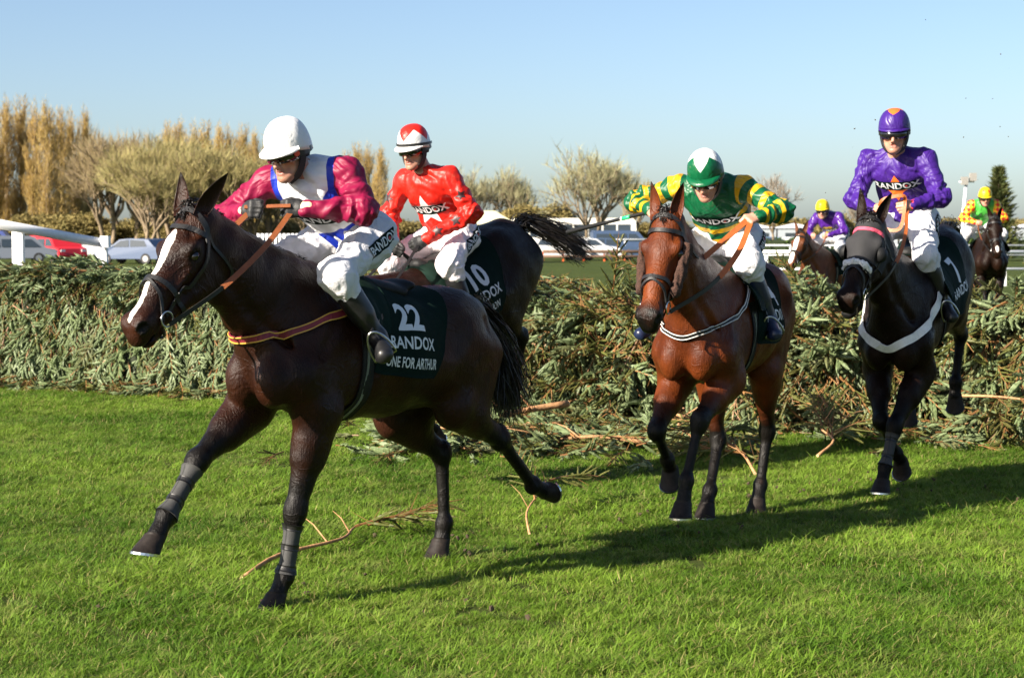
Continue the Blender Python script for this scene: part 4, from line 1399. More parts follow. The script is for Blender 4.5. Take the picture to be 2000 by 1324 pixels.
H3 = make_horse(dict(x=1.32, y=11.24, phi=23, pitch=0, withers=(0.43, 1.59), coat=COAT_BAY, seed=3, vox=0.0105,
    poll=(1.21, -0.01, 1.865), nose=(1.455, -0.035, 1.315), dark_muzzle=0.95, pt0=0.32,
    ears=((-0.155, 0.075, 0.03, 0.3), (-0.155, 0.085, 0.03, 0.1)),
    legs=dict(LF=[(0.53, 0.155, 0.90), (0.90, 0.10, 0.70), (1.02, 0.06, 0.37), (1.055, 0.055, 0.245), (1.115, 0.05, 0.165)],
              RF=[(0.56, -0.155, 0.88), (0.92, -0.15, 0.63), (0.72, -0.15, 0.44), (0.66, -0.15, 0.38), (0.66, -0.15, 0.28)],
              LH=[(-0.30, 0.15, 0.90), (-0.48, 0.12, 0.50), (-0.40, 0.10, 0.17), (-0.345, 0.10, 0.085), (-0.285, 0.10, 0.0)],
              RH=[(-0.15, -0.15, 0.86), (-0.20, -0.12, 0.46), (0.03, -0.10, 0.18), (0.09, -0.10, 0.10), (0.15, -0.10, 0.02)]),
    tail=[(-0.86, 0.0, 1.52), (-0.98, 0.0, 1.40), (-1.02, -0.02, 1.15), (-1.02, -0.04, 0.90)], tail_w=0.035, tail_n=240))
tag(H3['root'], 'bright bay racehorse with dark muzzle and raised knee, number 14 cloth and brown sheepskin cheekpieces', 'horse', 'leading runners landing over the fence')
H4 = make_horse(dict(x=2.83, y=12.82, phi=26, pitch=-13, withers=(0.50, 1.595), coat=COAT_BLACK, seed=4, vox=0.0115,
    poll=(1.20, -0.03, 1.865), nose=(1.525, -0.085, 1.39), pt0=0.3, dark_muzzle=0.0,
    ears=((-0.150, 0.095, 0.03, 0.3), (-0.160, 0.085, 0.04, 0.1)),
    legs=dict(LF=[(0.50, 0.14, 0.82), (0.83, 0.05, 0.49), (0.945, 0.02, 0.23), (0.985, 0.015, 0.145), (1.045, 0.01, 0.075)],
              RF=[(0.48, -0.155, 0.82), (0.76, -0.06, 0.51), (0.52, -0.01, 0.27), (0.45, 0.0, 0.22), (0.42, 0.0, 0.12)],
              LH=[(-0.28, 0.16, 1.20), (-0.66, 0.15, 1.02), (-0.60, 0.13, 0.68), (-0.595, 0.13, 0.58), (-0.60, 0.13, 0.48)],
              RH=[(-0.18, -0.15, 1.12), (-0.44, -0.13, 0.86), (-0.27, -0.12, 0.60), (-0.25, -0.12, 0.50), (-0.24, -0.12, 0.41)]),
    tail=[(-0.86, 0.0, 1.80), (-1.02, 0.0, 1.70), (-1.12, 0.0, 1.45), (-1.15, 0.0, 1.2)], tail_w=0.04, tail_n=260))
tag(H4['root'], 'black-brown racehorse in a dark hood, white breastplate, white fluffy noseband and number 7 cloth', 'horse', 'leading runners landing over the fence')

# --- rider 1: white, blue and maroon
def pat1(c):
    sl = c['sleeve']
    x, y, z = c['x'], c['y'], c['z']
    seam = np.minimum(0.022 - np.abs(sl + 0.020), 0.3)                      # blue edging by the sleeves
    shoulder = np.minimum(z + 0.14 , sl + 0.075)                            # blue shoulder panels
    hemb = -0.285 - z
    band = np.minimum(np.minimum(0.055 - np.abs(z + 0.13), np.abs(y) - 0.085), 0.06 - x)
    return [np.maximum(np.maximum(seam, hemb), np.minimum(shoulder, sl + 0.052)), band, sl]
silk1 = silk('white_blue_silk', [(0.010, 0.030, 0.36), (0.010, 0.030, 0.36), (0.185, 0.004, 0.035)], (0.60, 0.61, 0.64), rough=0.5, spec=0.28, fold=0.012)
collar1 = simple('blue_collar', (0.012, 0.03, 0.28), 0.5)
cap1 = silk('white_cap', [], (0.68, 0.68, 0.68), rough=0.4, fold=0.005, fscale=8)
J1 = make_jockey(H1, dict(
    J=dict(head=(0.295, 0.015, 2.135), lsh=(0.075, 0.185, 2.045), rsh=(0.205, -0.185, 2.005), lel=(0.095, 0.315, 1.862), rel=(0.33, -0.36, 1.83), lh=(0.325, 0.085, 1.868), rh=(0.455, -0.085, 1.862),
           lhip=(-0.22, 0.105, 1.735), rhip=(-0.19, -0.115, 1.735), lkn=(0.235, 0.265, 1.555), rkn=(0.24, -0.245, 1.57), lank=(0.035, 0.335, 1.265), rank=(0.05, -0.33, 1.265), ltoe=(0.10, 0.425, 1.195), rtoe=(0.16, -0.37, 1.20)),
    look=(0.92, 0.10, -0.30), up=(0.05, 0, 1), pattern=pat1, jacket=silk1, collar=collar1, cap=cap1, glove=M['glove_black'], cuff=simple('cream_cuff', (0.75, 0.55, 0.35), 0.6),
    goggle_tab=True, band_z=0.185, peak=0.055, thigh_t=0.30))
tag(J1['root'], 'jockey in white and blue jacket with maroon sleeves, white cap and black gloves, crouched forward', 'person', 'jockeys riding the leading runners')
bridle(H1, M['black_leather'])
saddlery(H1, '22', [('RANDOX', 0.07, 81, 0.085, 0.9, 'lettering'), ('ONE FOR ARTHUR', 0.07, 99, 0.072, 0.62, 'horse_name')], drop=112, num_s=0.07, num_th=57, num_size=0.195)
reins(H1, (J1['J']['lh'] + np.array((0.02, -0.01, -0.02)), J1['J']['rh'] + np.array((0.02, 0.01, -0.02))), M['brown_leather'], M['black_leather'], 0.35, 0.026, 0.005)
strap('rein_bridge', [J1['J']['rh'] + np.array((0.03, 0.0, 0.012)), J1['J']['lh'] + np.array((0.03, 0.0, 0.012))], 0.02, M['brown_leather'], H1['root'], nrm=(0.8, 0, 0.5))
breastgirth(H1, [(0.36, 0.27, 1.44), (0.60, 0.24, 1.38), (0.80, 0.18, 1.30), (1.0, 0.06, 1.25), (1.0, -0.06, 1.25), (0.80, -0.18, 1.30), (0.60, -0.24, 1.38), (0.36, -0.27, 1.44)], 0.036, M['maroon'], M['gold'])
leg_boot(H1, H1['legs']['RF'][1], H1['legs']['RF'][2], M['boot_grey'], 0.16, 0.98, (0.35, 0.68))
leg_boot(H1, H1['legs']['LF'][1], H1['legs']['LF'][2], M['boot_grey'], 0.20, 0.95, (0.20, 0.50, 0.82))

# --- rider 2: red with a white star
def pat2(c):
    return []
silk2 = silk('red_silk', [], (0.46, 0.012, 0.006), rough=0.45, spec=0.3)
cap2 = silk('red_white_cap', [(0.66, 0.66, 0.66)], (0.58, 0.016, 0.01), rough=0.35, fold=0.004, fscale=8)
star_dark = simple('dark_star', (0.035, 0.012, 0.014), 0.5)
def cp2(az, co):
    k = az / (2 * PI) * 8 + 0.0
    tri = abs((k % 2) - 1)                     # 0..1 zigzag
    return (co - (0.42 + 0.42 * tri)) * 0.1 if co < 0.88 else 0.05
J2 = make_jockey(H2, dict(
    J=dict(head=(0.375, 0.0, 2.315), lsh=(0.225, 0.185, 2.125), rsh=(0.25, -0.185, 2.11), lel=(0.17, 0.325, 1.89), rel=(0.27, -0.325, 1.87), lh=(0.425, 0.09, 1.69), rh=(0.43, -0.12, 1.66),
           lhip=(0.0, 0.105, 1.735), rhip=(0.0, -0.115, 1.735), lkn=(0.335, 0.27, 1.545), rkn=(0.33, -0.26, 1.555), lank=(0.20, 0.325, 1.22), rank=(0.20, -0.325, 1.22), ltoe=(0.33, 0.36, 1.165), rtoe=(0.33, -0.36, 1.165)),
    look=(0.93, 0.12, -0.25), pattern=pat2, jacket=silk2, cap=cap2, cap_pattern=cp2, peak_f0=1.0, cap_strap=True, glove=M['glove_black'], band_z=0.17, band_w=0.25, band_xs=0.92,
    breeches=breeches_mat('pale_breeches', (0.76, 0.70, 0.72)), thigh_t=0.25,
    decals=[('chest_star', poly_mesh(star_pts(5, 0.125, 0.055)), (0.175, 0.0), M['print_white'], 0.0018)]))
tag(J2['root'], 'jockey in red jacket with white chest star and red and white starred cap', 'person', 'jockeys riding the leading runners')
for s in 'lr':
    for t0, kind_ in ((0.55, 0), (0.35, 1), (0.75, 1)):
        a, b = (J2['J'][s + 'sh'], J2['J'][s + 'el']) if kind_ == 0 else (J2['J'][s + 'el'], J2['wrists'][s])
        ax = unit(b - a); out = unit(np.array((0.8, (0.5 if s == 'l' else -0.2), 0.15)))
        out = unit(out - ax * (out @ ax)); v = -ax; u = np.cross(v, out)
        decal('sleeve_star', poly_mesh(star_pts(5, 0.042, 0.018)), J2['jb'], a + (b - a) * t0 + out * 0.03, u, v, star_dark, [o for o in J2['root'].children if o.name.startswith('jacket')][0], 0.003, J2['org'], reach=0.16)
bridle(H2, M['black_leather'])
saddlery(H2, '10', [('RANDOX', 0.04, 81, 0.095, 0.9, 'lettering'), ('BLAKLION', 0.03, 99, 0.072, 0.8, 'horse_name')], drop=112, num_s=0.03, num_th=56, num_size=0.225)
reins(H2, (J2['J']['lh'], J2['J']['rh']), M['black_leather'], M['black_leather'], 0.4, 0.018, 0.05)

# --- rider 3: green and gold hoops
def pat3(c):
    z, arm = c['z'], c['arm']
    body = 0.018 - np.abs(((z + 0.045) % 0.085) - 0.0425)
    body = np.minimum(body, -(z + 0.13))
    a = arm * 0.30
    arms = 0.018 - np.abs(((a + 0.03) % 0.088) - 0.044)
    return [np.where(c['sleeve'] > 0, arms, body)]
silk3 = silk('green_gold_silk', [(0.50, 0.28, 0.006)], (0.0015, 0.075, 0.027), rough=0.42, spec=0.32, fold=0.015)
cap3 = silk('green_white_cap', [(0.62, 0.62, 0.62)], (0.0015, 0.08, 0.029), rough=0.36, spec=0.4, fold=0.006, fscale=7)
def cp3(az, co):
    k = az / (2 * PI) * 8 + 1.0
    tri = abs((k % 2) - 1)
    return ((0.32 + 0.46 * (1 - tri)) - co) * 0.1
J3 = make_jockey(H3, dict(
    J=dict(head=(0.47, -0.005, 2.085), lsh=(0.21, 0.15, 2.025), rsh=(0.23, -0.255, 2.03), lel=(0.30, 0.41, 1.885), rel=(0.20, -0.53, 1.945), lh=(0.50, 0.285, 1.84), rh=(0.44, -0.34, 1.885),
           lhip=(-0.09, 0.085, 1.715), rhip=(-0.09, -0.145, 1.715), lkn=(0.345, 0.215, 1.575), rkn=(0.36, -0.27, 1.58), lank=(0.11, 0.29, 1.235), rank=(0.13, -0.40, 1.225), ltoe=(0.22, 0.345, 1.165), rtoe=(0.25, -0.48, 1.15)),
    look=(0.86, 0.06, -0.50), up=(0.1, 0, 1), pattern=pat3, jacket=silk3, cap=cap3, cap_pattern=cp3, band_z=0.165, band_w=0.27, boots=M['boot_blue'], thigh_t=0.30,
    lsp=(0.2, 0.8, -0.6), lpn=(0.1, -0.5, -0.8), rsp=(0.3, -0.6, -0.6), rpn=(0.2, 0.6, -0.6), peak=0.042, cap_pleat=1.0))
tag(J3['root'], 'jockey in green jacket with gold hoops and green and white cap, elbows out', 'person', 'jockeys riding the leading runners')
bridle(H3, M['black_leather'])
saddlery(H3, '14', [('RANDOX', 0.04, 81, 0.095, 0.9, 'lettering'), ('CAUSE OF CAUSES', 0.04, 99, 0.072, 0.6, 'horse_name')], drop=112, num_s=0.03, num_th=56, num_size=0.225)
reins(H3, (J3['J']['lh'] + np.array((0.02, 0, -0.015)), J3['J']['lh'] + np.array((0.03, -0.02, -0.01))), M['orange_leather'], M['black_leather'], 0.42, 0.032, 0.03, face=(1.0, 0.25, 0.2))
breastgirth(H3, [(0.34, 0.25, 1.46), (0.50, 0.22, 1.36), (0.66, 0.17, 1.28), (0.86, 0.07, 1.22), (0.90, 0.0, 1.20), (0.86, -0.07, 1.22), (0.66, -0.17, 1.28), (0.50, -0.22, 1.36), (0.34, -0.25, 1.46)], 0.026, M['black_leather'], M['white_web'])
for y in (1, -1):                                                     # sheepskin cheekpieces
    Hd = H3['Hd']; S = SDF(0.009)
    S.cap(Hd(0.14, y * 0.115, -0.10), Hd(0.38, y * 0.092, -0.105), 0.030, 0.028, 0.02, H3['hz'], 0.042, 0.038)
    V, Q = S.mesh(1); V = V + normals(V, Q) * (0.004 * wobble(V, 160, 3))[:, None]
    mk('sheepskin_cheekpiece', V, Q, M['sheepskin_brown'], H3['root'])

# --- rider 4: purple with an orange star
silk4 = silk('purple_silk', [(0.70, 0.12, 0.015)], (0.038, 0.010, 0.155), rough=0.48, spec=0.26, fold=0.016)
def pat4(c):
    return [np.full(len(c['z']), -1.0)]
cap4 = silk('purple_orange_cap', [(0.75, 0.13, 0.02)], (0.034, 0.009, 0.145), rough=0.36, spec=0.4, fold=0.007, fscale=7)
def cp4(az, co):
    k = az / (2 * PI) * 6
    tri = abs((k % 2) - 1)
    return ((0.20 + 0.30 * tri) - co) * 0.1
J4 = make_jockey(H4, dict(
    J=dict(head=(0.51, -0.055, 2.425), lsh=(0.33, 0.115, 2.255), rsh=(0.33, -0.265, 2.25), lel=(0.40, 0.235, 1.99), rel=(0.40, -0.35, 1.985), lh=(0.655, 0.075, 1.93), rh=(0.675, -0.125, 1.905),
           lhip=(0.08, 0.03, 1.845), rhip=(0.08, -0.185, 1.845), lkn=(0.50, 0.16, 1.60), rkn=(0.50, -0.27, 1.61), lank=(0.32, 0.25, 1.275), rank=(0.32, -0.34, 1.275), ltoe=(0.43, 0.325, 1.205), rtoe=(0.45, -0.38, 1.22)),
    look=(0.95, 0.16, -0.16), pattern=pat4, jacket=silk4, cap=cap4, cap_pattern=cp4, band_z=0.13, band_w=0.27, peak=0.018, mouth=0.0085, cuff=simple('red_cuff', (0.65, 0.05, 0.06), 0.6), thigh_t=0.30, cap_pleat=1.0,
    decals=[('chest_star', poly_mesh(star_pts(4, 0.105, 0.055)), (0.15, 0.0), simple('orange_star', (0.72, 0.12, 0.015), 0.4), 0.0018)]))
tag(J4['root'], 'jockey in purple satin jacket with orange chest star, purple cap with orange top, sitting upright', 'person', 'jockeys riding the leading runners')
saddlery(H4, '7', [('RANDOX', 0.04, 81, 0.095, 0.9, 'lettering')], drop=112, num_s=0.0, num_th=56, num_size=0.25)
reins(H4, (J4['J']['lh'], J4['J']['rh']), M['orange_leather'], M['black_leather'], 0.45, 0.024, 0.03)
strap('rein_loop', [J4['J']['rh'] + np.array((0.02, 0.02, 0.01)), J4['J']['rh'] + np.array((0.06, 0.06, 0.07)), J4['J']['lh'] + np.array((0.06, -0.02, 0.07)), J4['J']['lh'] + np.array((0.03, -0.01, 0.02)), J4['J']['lh'] + np.array((0.10, -0.02, -0.14)), J4['J']['rh'] + np.array((0.08, 0.08, -0.12)), J4['J']['rh'] + np.array((0.03, 0.02, -0.02))], 0.024, M['orange_leather'], H4['root'], nrm=(1, 0, 0.2))
breastgirth(H4, [(0.30, 0.26, 1.42), (0.50, 0.23, 1.32), (0.70, 0.18, 1.20), (0.90, 0.05, 1.13), (0.90, -0.05, 1.13), (0.70, -0.18, 1.20), (0.50, -0.23, 1.32), (0.30, -0.26, 1.42)], 0.055, M['white_web'])
b4 = bridle(H4, M['black_leather'], browband=M['purple_trim'])
# hood over the head of horse 4, with cups over the eyes, and the fluffy noseband
Hd = H4['Hd']
V, F, _ = wrap(H4['bvh'], Hd(0.0, 0, -0.10), Hd(0.6, 0, -0.085), H4['hz'], lambda u, v: (0.045 + u * (0.285 - 0.06 * (abs(v - 0.5) * 2) ** 2), math.radians(-150 + 300 * v)), 0, 0, 26, 48, 0.30, 0.006)
hood = mk('hood', V, F, M['hood_black'], H4['root'])
for y in (1, -1):
    m = MB(); cc = Hd(0.215, y * 0.100, -0.072); n = 14
    for i in range(7):
        a = (i / 6) * PI / 2
        for k in range(n):
            b = 2 * PI * k / n
            m.V.append(tuple(cc + 0.052 * math.cos(a) * (math.cos(b) * H4['hx'] + math.sin(b) * H4['hz']) + y * H4['hy'] * 0.048 * math.sin(a)))
    for i in range(6):
        for k in range(n):
            m.F.append((i * n + k, i * n + (k + 1) % n, (i + 1) * n + (k + 1) % n, (i + 1) * n + k))
    m.build('eye_cup', M['dark_flap'], hood, smooth=True)
S = SDF(0.009)
P = [Hd(0.335, -0.07, -0.06), Hd(0.33, -0.05, -0.012), Hd(0.328, 0, 0.012), Hd(0.33, 0.05, -0.012), Hd(0.335, 0.07, -0.06)]
for a, b in zip(P, P[1:]):
    S.cap(a, b, 0.024, 0.024, 0.01)
V, Q = S.mesh(0); V = V + normals(V, Q) * (0.004 * wobble(V, 170, 3))[:, None]
mk('sheepskin_noseband', V, Q, M['sheepskin_white'], H4['root'])
leg_boot(H4, H4['legs']['LF'][1], H4['legs']['LF'][2], M['boot_grey'], 0.2, 0.95, (0.3, 0.7))

# --- whip held by rider 3, and by rider 2
def whip(jk, hand, tip, grip_back, label):
    r = empty('whip', jk['root'].location, jk['root'].rotation_euler[2])
    o = jk['org']; a = np.array(hand) - unit(np.array(tip) - np.array(hand)) * grip_back; t = np.array(tip)
    ax = t - a
    P = [a + ax * q for q in np.linspace(0, 0.70, 9)]
    m = MB(); m.tube(P, np.linspace(0.012, 0.0095, 9), 8); m.build('shaft', M['black_leather'], r, o, True)
    m = MB(); m.tube([a + ax * 0.30, a + ax * 0.38], 0.0125, 10); m.build('grip_band', simple('whip_green', (0.02, 0.45, 0.16), 0.4), r, o, True)
    m = MB(); m.tube([a + ax * 0.38, a + ax * 0.395], 0.0125, 10); m.build('white_band', M['print_white'], r, o, True)
    S = SDF(0.006); S.cap(a + ax * 0.55, a + ax * 0.98, 0.014, 0.024, 0.01, np.cross(ax, (0, 1, 0.2)), 0.012, 0.016)
    V, Q = S.mesh(1); mk('padded_flap', V, Q, M['dark_flap'], r, o)
    m = MB(); m.tube([a - unit(ax) * 0.012, a + unit(ax) * 0.006], 0.012, 10); m.build('end_cap', M['steel'], r, o, True)
    tag(r, label, 'whip')
whip(J3, J3['J']['rh'], (0.02, -1.05, 1.76), 0.06, 'black riding whip with green band pointing out sideways from the green and gold jockey')
whip(J2, J2['J']['rh'] + np.array((0.01, 0.02, 0.0)), (0.30, -0.02, 1.52), 0.10, 'short black riding whip held in the hand of the red-jacketed jockey')

# ------------------------------------------------------------------ ground and turf
def ground_mat():
    N = Nodes('turf_ground')
    pos = N.n('NewGeometry').outputs['Position']
    a = N.noise(0.35, 4, 0.6, vec=pos); b = N.noise(4.0, 5, 0.65, vec=pos); c = N.noise(45, 4, 0.7, vec=pos)
    col = N.mix(N.ramp(a, 0.35, 0.65), (0.040, 0.062, 0.012), (0.070, 0.090, 0.018))
    col = N.mix(N.ramp(b, 0.40, 0.75, 0, 0.6), col, (0.060, 0.062, 0.018))
    col = N.mix(N.ramp(c, 0.35, 0.75, 0, 0.6), col, (0.020, 0.035, 0.006))
    N.set(Base_Color=col, Roughness=0.95)
    N.b.inputs['Specular IOR Level'].default_value = 0.1
    N.bump(c, 0.03, 0.8)
    return N.m
nx, ny = 40, 60
gx = np.concatenate([[-3000, -400, -90, -40], np.linspace(-20, 20, nx), [40, 90, 400, 3000]])
gy = np.concatenate([[-60], np.linspace(0, 60, ny), [90, 200, 600, 5000]])
GV = [(x, y, 0.0) for x in gx for y in gy]
GF = [(i * len(gy) + j, (i + 1) * len(gy) + j, (i + 1) * len(gy) + j + 1, i * len(gy) + j + 1) for i in range(len(gx) - 1) for j in range(len(gy) - 1)]
kind(mk('ground', GV, GF, ground_mat()), 'structure')

def grass_mat():
    N = Nodes('grass_blades')
    rnd = N.n('ObjectInfo').outputs['Random']
    pos = N.n('NewGeometry').outputs['Position']
    big = N.noise(0.55, 4, 0.62, vec=pos)
    mid = N.noise(3.2, 4, 0.6, vec=pos)
    c = N.mix(N.ramp(N.noise(0.42, 5, 0.68, vec=pos), 0.38, 0.58), (0.060, 0.145, 0.007), (0.225, 0.350, 0.036))
    c = N.mix(N.ramp(mid, 0.52, 0.72, 0, 0.75), c, (0.290, 0.335, 0.085))
    c = N.mix(N.ramp(rnd, 0.0, 1.0, 0, 0.5), c, (0.070, 0.165, 0.010))
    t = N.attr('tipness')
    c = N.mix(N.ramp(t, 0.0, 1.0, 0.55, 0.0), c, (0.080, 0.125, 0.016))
    dry = N.attr('dry')
    c = N.mix(dry, c, (0.30, 0.24, 0.10))
    N.set(Base_Color=c, Roughness=0.55)
    N.b.inputs['Specular IOR Level'].default_value = 0.25
    tr = N.n('BsdfTranslucent'); N.l(c, tr.inputs[0])
    mx = N.n('MixShader'); mx.inputs[0].default_value = 0.34
    out = N.t.nodes['Material Output']
    N.l(N.b.outputs[0], mx.inputs[1]); N.l(tr.outputs[0], mx.inputs[2]); N.l(mx.outputs[0], out.inputs[0])
    return N.m
GM = grass_mat()

def tuft(seed, n=40, hgt=0.075, spread=0.075):
    r = np.random.default_rng(seed)
    V, F, tp, dr = [], [], [], []
    for k in range(n):
        a = r.uniform(0, 2 * PI); rad = spread * math.sqrt(r.uniform())
        b = np.array((rad * math.cos(a), rad * math.sin(a), 0.0))
        hh = hgt * r.uniform(0.55, 1.35); az = r.uniform(0, 2 * PI)
        lean = r.uniform(0.3, 1.9) * hh
        d = np.array((math.cos(az), math.sin(az), 0)); sd = np.array((-d[1], d[0], 0)); w = r.uniform(0.0014, 0.0031)
        i = len(V); isdry = r.uniform(0.5, 1.0) if r.uniform() < 0.13 else 0.0
        for t, ww in ((0, 1.0), (0.4, 0.95), (0.75, 0.65)):
            c = b + d * lean * t ** 1.8 + np.array((0, 0, hh * (t - 0.22 * t * t)))
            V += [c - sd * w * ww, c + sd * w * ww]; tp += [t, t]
        V.append(b + d * lean + np.array((0, 0, hh * 0.76))); tp.append(1.0)
        dr += [isdry] * 7
        F += [(i, i + 1, i + 3), (i, i + 3, i + 2), (i + 2, i + 3, i + 5), (i + 2, i + 5, i + 4), (i + 4, i + 5, i + 6)]
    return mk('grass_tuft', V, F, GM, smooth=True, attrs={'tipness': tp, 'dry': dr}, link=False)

def scatter(name, sources, pts, rots, scls, which, mat=None, parent=None):
    """one object whose points carry copies of the source meshes"""
    me = bpy.data.meshes.new(name)
    me.from_pydata([tuple(map(float, p)) for p in pts], [], [])
    for nm, typ, arr, key in (('rot', 'FLOAT_VECTOR', rots, 'vector'), ('scl', 'FLOAT', scls, 'value'), ('src', 'INT', which, 'value')):
        at = me.attributes.new(nm, typ, 'POINT'); at.data.foreach_set(key, np.asarray(arr, dtype=np.int32 if typ == 'INT' else np.float32).ravel())
    ob = bpy.data.objects.new(name, me); COL.objects.link(ob)
    if parent:
        ob.parent = parent
    ng = bpy.data.node_groups.new(name + '_nodes', 'GeometryNodeTree')
    ng.interface.new_socket('Geometry', in_out='INPUT', socket_type='NodeSocketGeometry')
    ng.interface.new_socket('Geometry', in_out='OUTPUT', socket_type='NodeSocketGeometry')
    nin = ng.nodes.new('NodeGroupInput'); nout = ng.nodes.new('NodeGroupOutput')
    m2p = ng.nodes.new('GeometryNodeMeshToPoints')
    ng.links.new(nin.outputs[0], m2p.inputs[0])
    def named(nm, typ):
        a = ng.nodes.new('GeometryNodeInputNamedAttribute'); a.data_type = typ; a.inputs[0].default_value = nm
        return a.outputs[0]
    join = ng.nodes.new('GeometryNodeJoinGeometry')
    e2r = ng.nodes.new('FunctionNodeEulerToRotation'); ng.links.new(named('rot', 'FLOAT_VECTOR'), e2r.inputs[0])
    sc = named('scl', 'FLOAT'); sr = named('src', 'INT')
    for i, so in enumerate(sources):
        cmp = ng.nodes.new('FunctionNodeCompare'); cmp.data_type = 'INT'; cmp.operation = 'EQUAL'
        ng.links.new(sr, cmp.inputs[2]); cmp.inputs[3].default_value = i
        oi = ng.nodes.new('GeometryNodeObjectInfo'); oi.inputs['Object'].default_value = so
        io = ng.nodes.new('GeometryNodeInstanceOnPoints')
        ng.links.new(m2p.outputs[0], io.inputs['Points']); ng.links.new(cmp.outputs[0], io.inputs['Selection'])
        ng.links.new(oi.outputs['Geometry'], io.inputs['Instance'])
        ng.links.new(e2r.outputs[0], io.inputs['Rotation']); ng.links.new(sc, io.inputs['Scale'])
        ng.links.new(io.outputs[0], join.inputs[0])
    ng.links.new(join.outputs[0], nout.inputs[0])
    md = ob.modifiers.new('scatter', 'NODES'); md.node_group = ng
    return kind(ob, 'stuff')

# the fence line: base of its front face
FD = np.array((0.871, -0.491, 0.0)); FN = np.array((-0.491, -0.871, 0.0)); F0 = np.array((-3.28, 19.59, 0.0))
def fence_pt(t, dep, z):
    return F0 + FD * t - FN * dep + np.array((0, 0, z))

r = np.random.default_rng(11)
tufts = [tuft(100 + i, hgt=0.034 + 0.006 * i) for i in range(6)]
P, Ro, Sc, Wh = [], [], [], []
for _ in range(46000):
    y = 6.6 + (21.5 - 6.6) * r.uniform() ** 1.0
    half = y * 0.285 + 0.35
    x = r.uniform(-half, half)
    q = np.array((x, y, 0)) - F0
    if q @ FN < -0.15 or (y > 10.5 and r.uniform() < 0.12):
        continue
    g_ = math.sin(x * 3.7 + 2.0 * math.sin(y * 2.2)) * math.sin(y * 4.3 + 1.7 * math.sin(x * 2.9)) + 0.5 * math.sin(x * 9.1 + y * 7.7)
    if g_ > 1.02 and r.uniform() < 0.85:
        continue
    P.append((x, y, 0)); Ro.append((r.normal(0, 0.12), r.normal(0, 0.12), r.uniform(0, 6.28)))
    clump = 0.5 + 0.5 * math.sin(x * 2.1 + 1.3 * math.sin(y * 1.3)) * math.sin(y * 1.7 + math.sin(x * 0.9))
    Sc.append(r.uniform(0.62, 1.15) * (0.58 + 0.62 * clump)); Wh.append(r.integers(0, 6))
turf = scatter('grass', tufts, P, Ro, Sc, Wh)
tag(turf, 'bright green uneven turf of the landing side in front of the spruce fence', 'grass')

# ------------------------------------------------------------------ spruce
def spruce_mat(name, col_a, col_b, stem=(0.34, 0.165, 0.065)):
    N = Nodes(name)
    rnd = N.n('ObjectInfo').outputs['Random']
    pos = N.n('NewGeometry').outputs['Position']
    c = N.mix(N.ramp(N.noise(2.3, 3, vec=pos), 0.35, 0.65), col_a, col_b)
    c = N.mix(N.ramp(rnd, 0, 1, 0, 0.6), c, tuple(x * 0.55 for x in col_a))
    c = N.mix(N.ramp(N.noise(60, 2, vec=pos), 0.3, 0.7, 0, 0.5), c, tuple(min(1, x * 1.5) for x in col_b))
    c = N.mix(N.ramp(rnd, 0.85, 1.0, 0, 0.45), c, (0.150, 0.105, 0.035))
    c = N.mix(N.ramp(N.noise(0.9, 4, 0.6, vec=pos), 0.45, 0.7, 0, 0.40), c, tuple(x * 0.45 for x in col_a))
    c = N.mix(N.attr('stem'), c, N.mix(rnd, stem, tuple(x * 0.5 for x in stem)))
    N.set(Base_Color=c, Roughness=0.5)
    N.b.inputs['Specular IOR Level'].default_value = 0.35
    tr = N.n('BsdfTranslucent'); N.l(c, tr.inputs[0])
    mx = N.n('MixShader'); mx.inputs[0].default_value = 0.18
    out = N.t.nodes['Material Output']
    N.l(N.b.outputs[0], mx.inputs[1]); N.l(tr.outputs[0], mx.inputs[2]); N.l(mx.outputs[0], out.inputs[0])
    return N.m
SPM = spruce_mat('spruce_needles', (0.105, 0.150, 0.050), (0.180, 0.225, 0.115))
SPD = spruce_mat('spruce_needles_dry', (0.085, 0.105, 0.022), (0.130, 0.130, 0.036), (0.30, 0.15, 0.055))

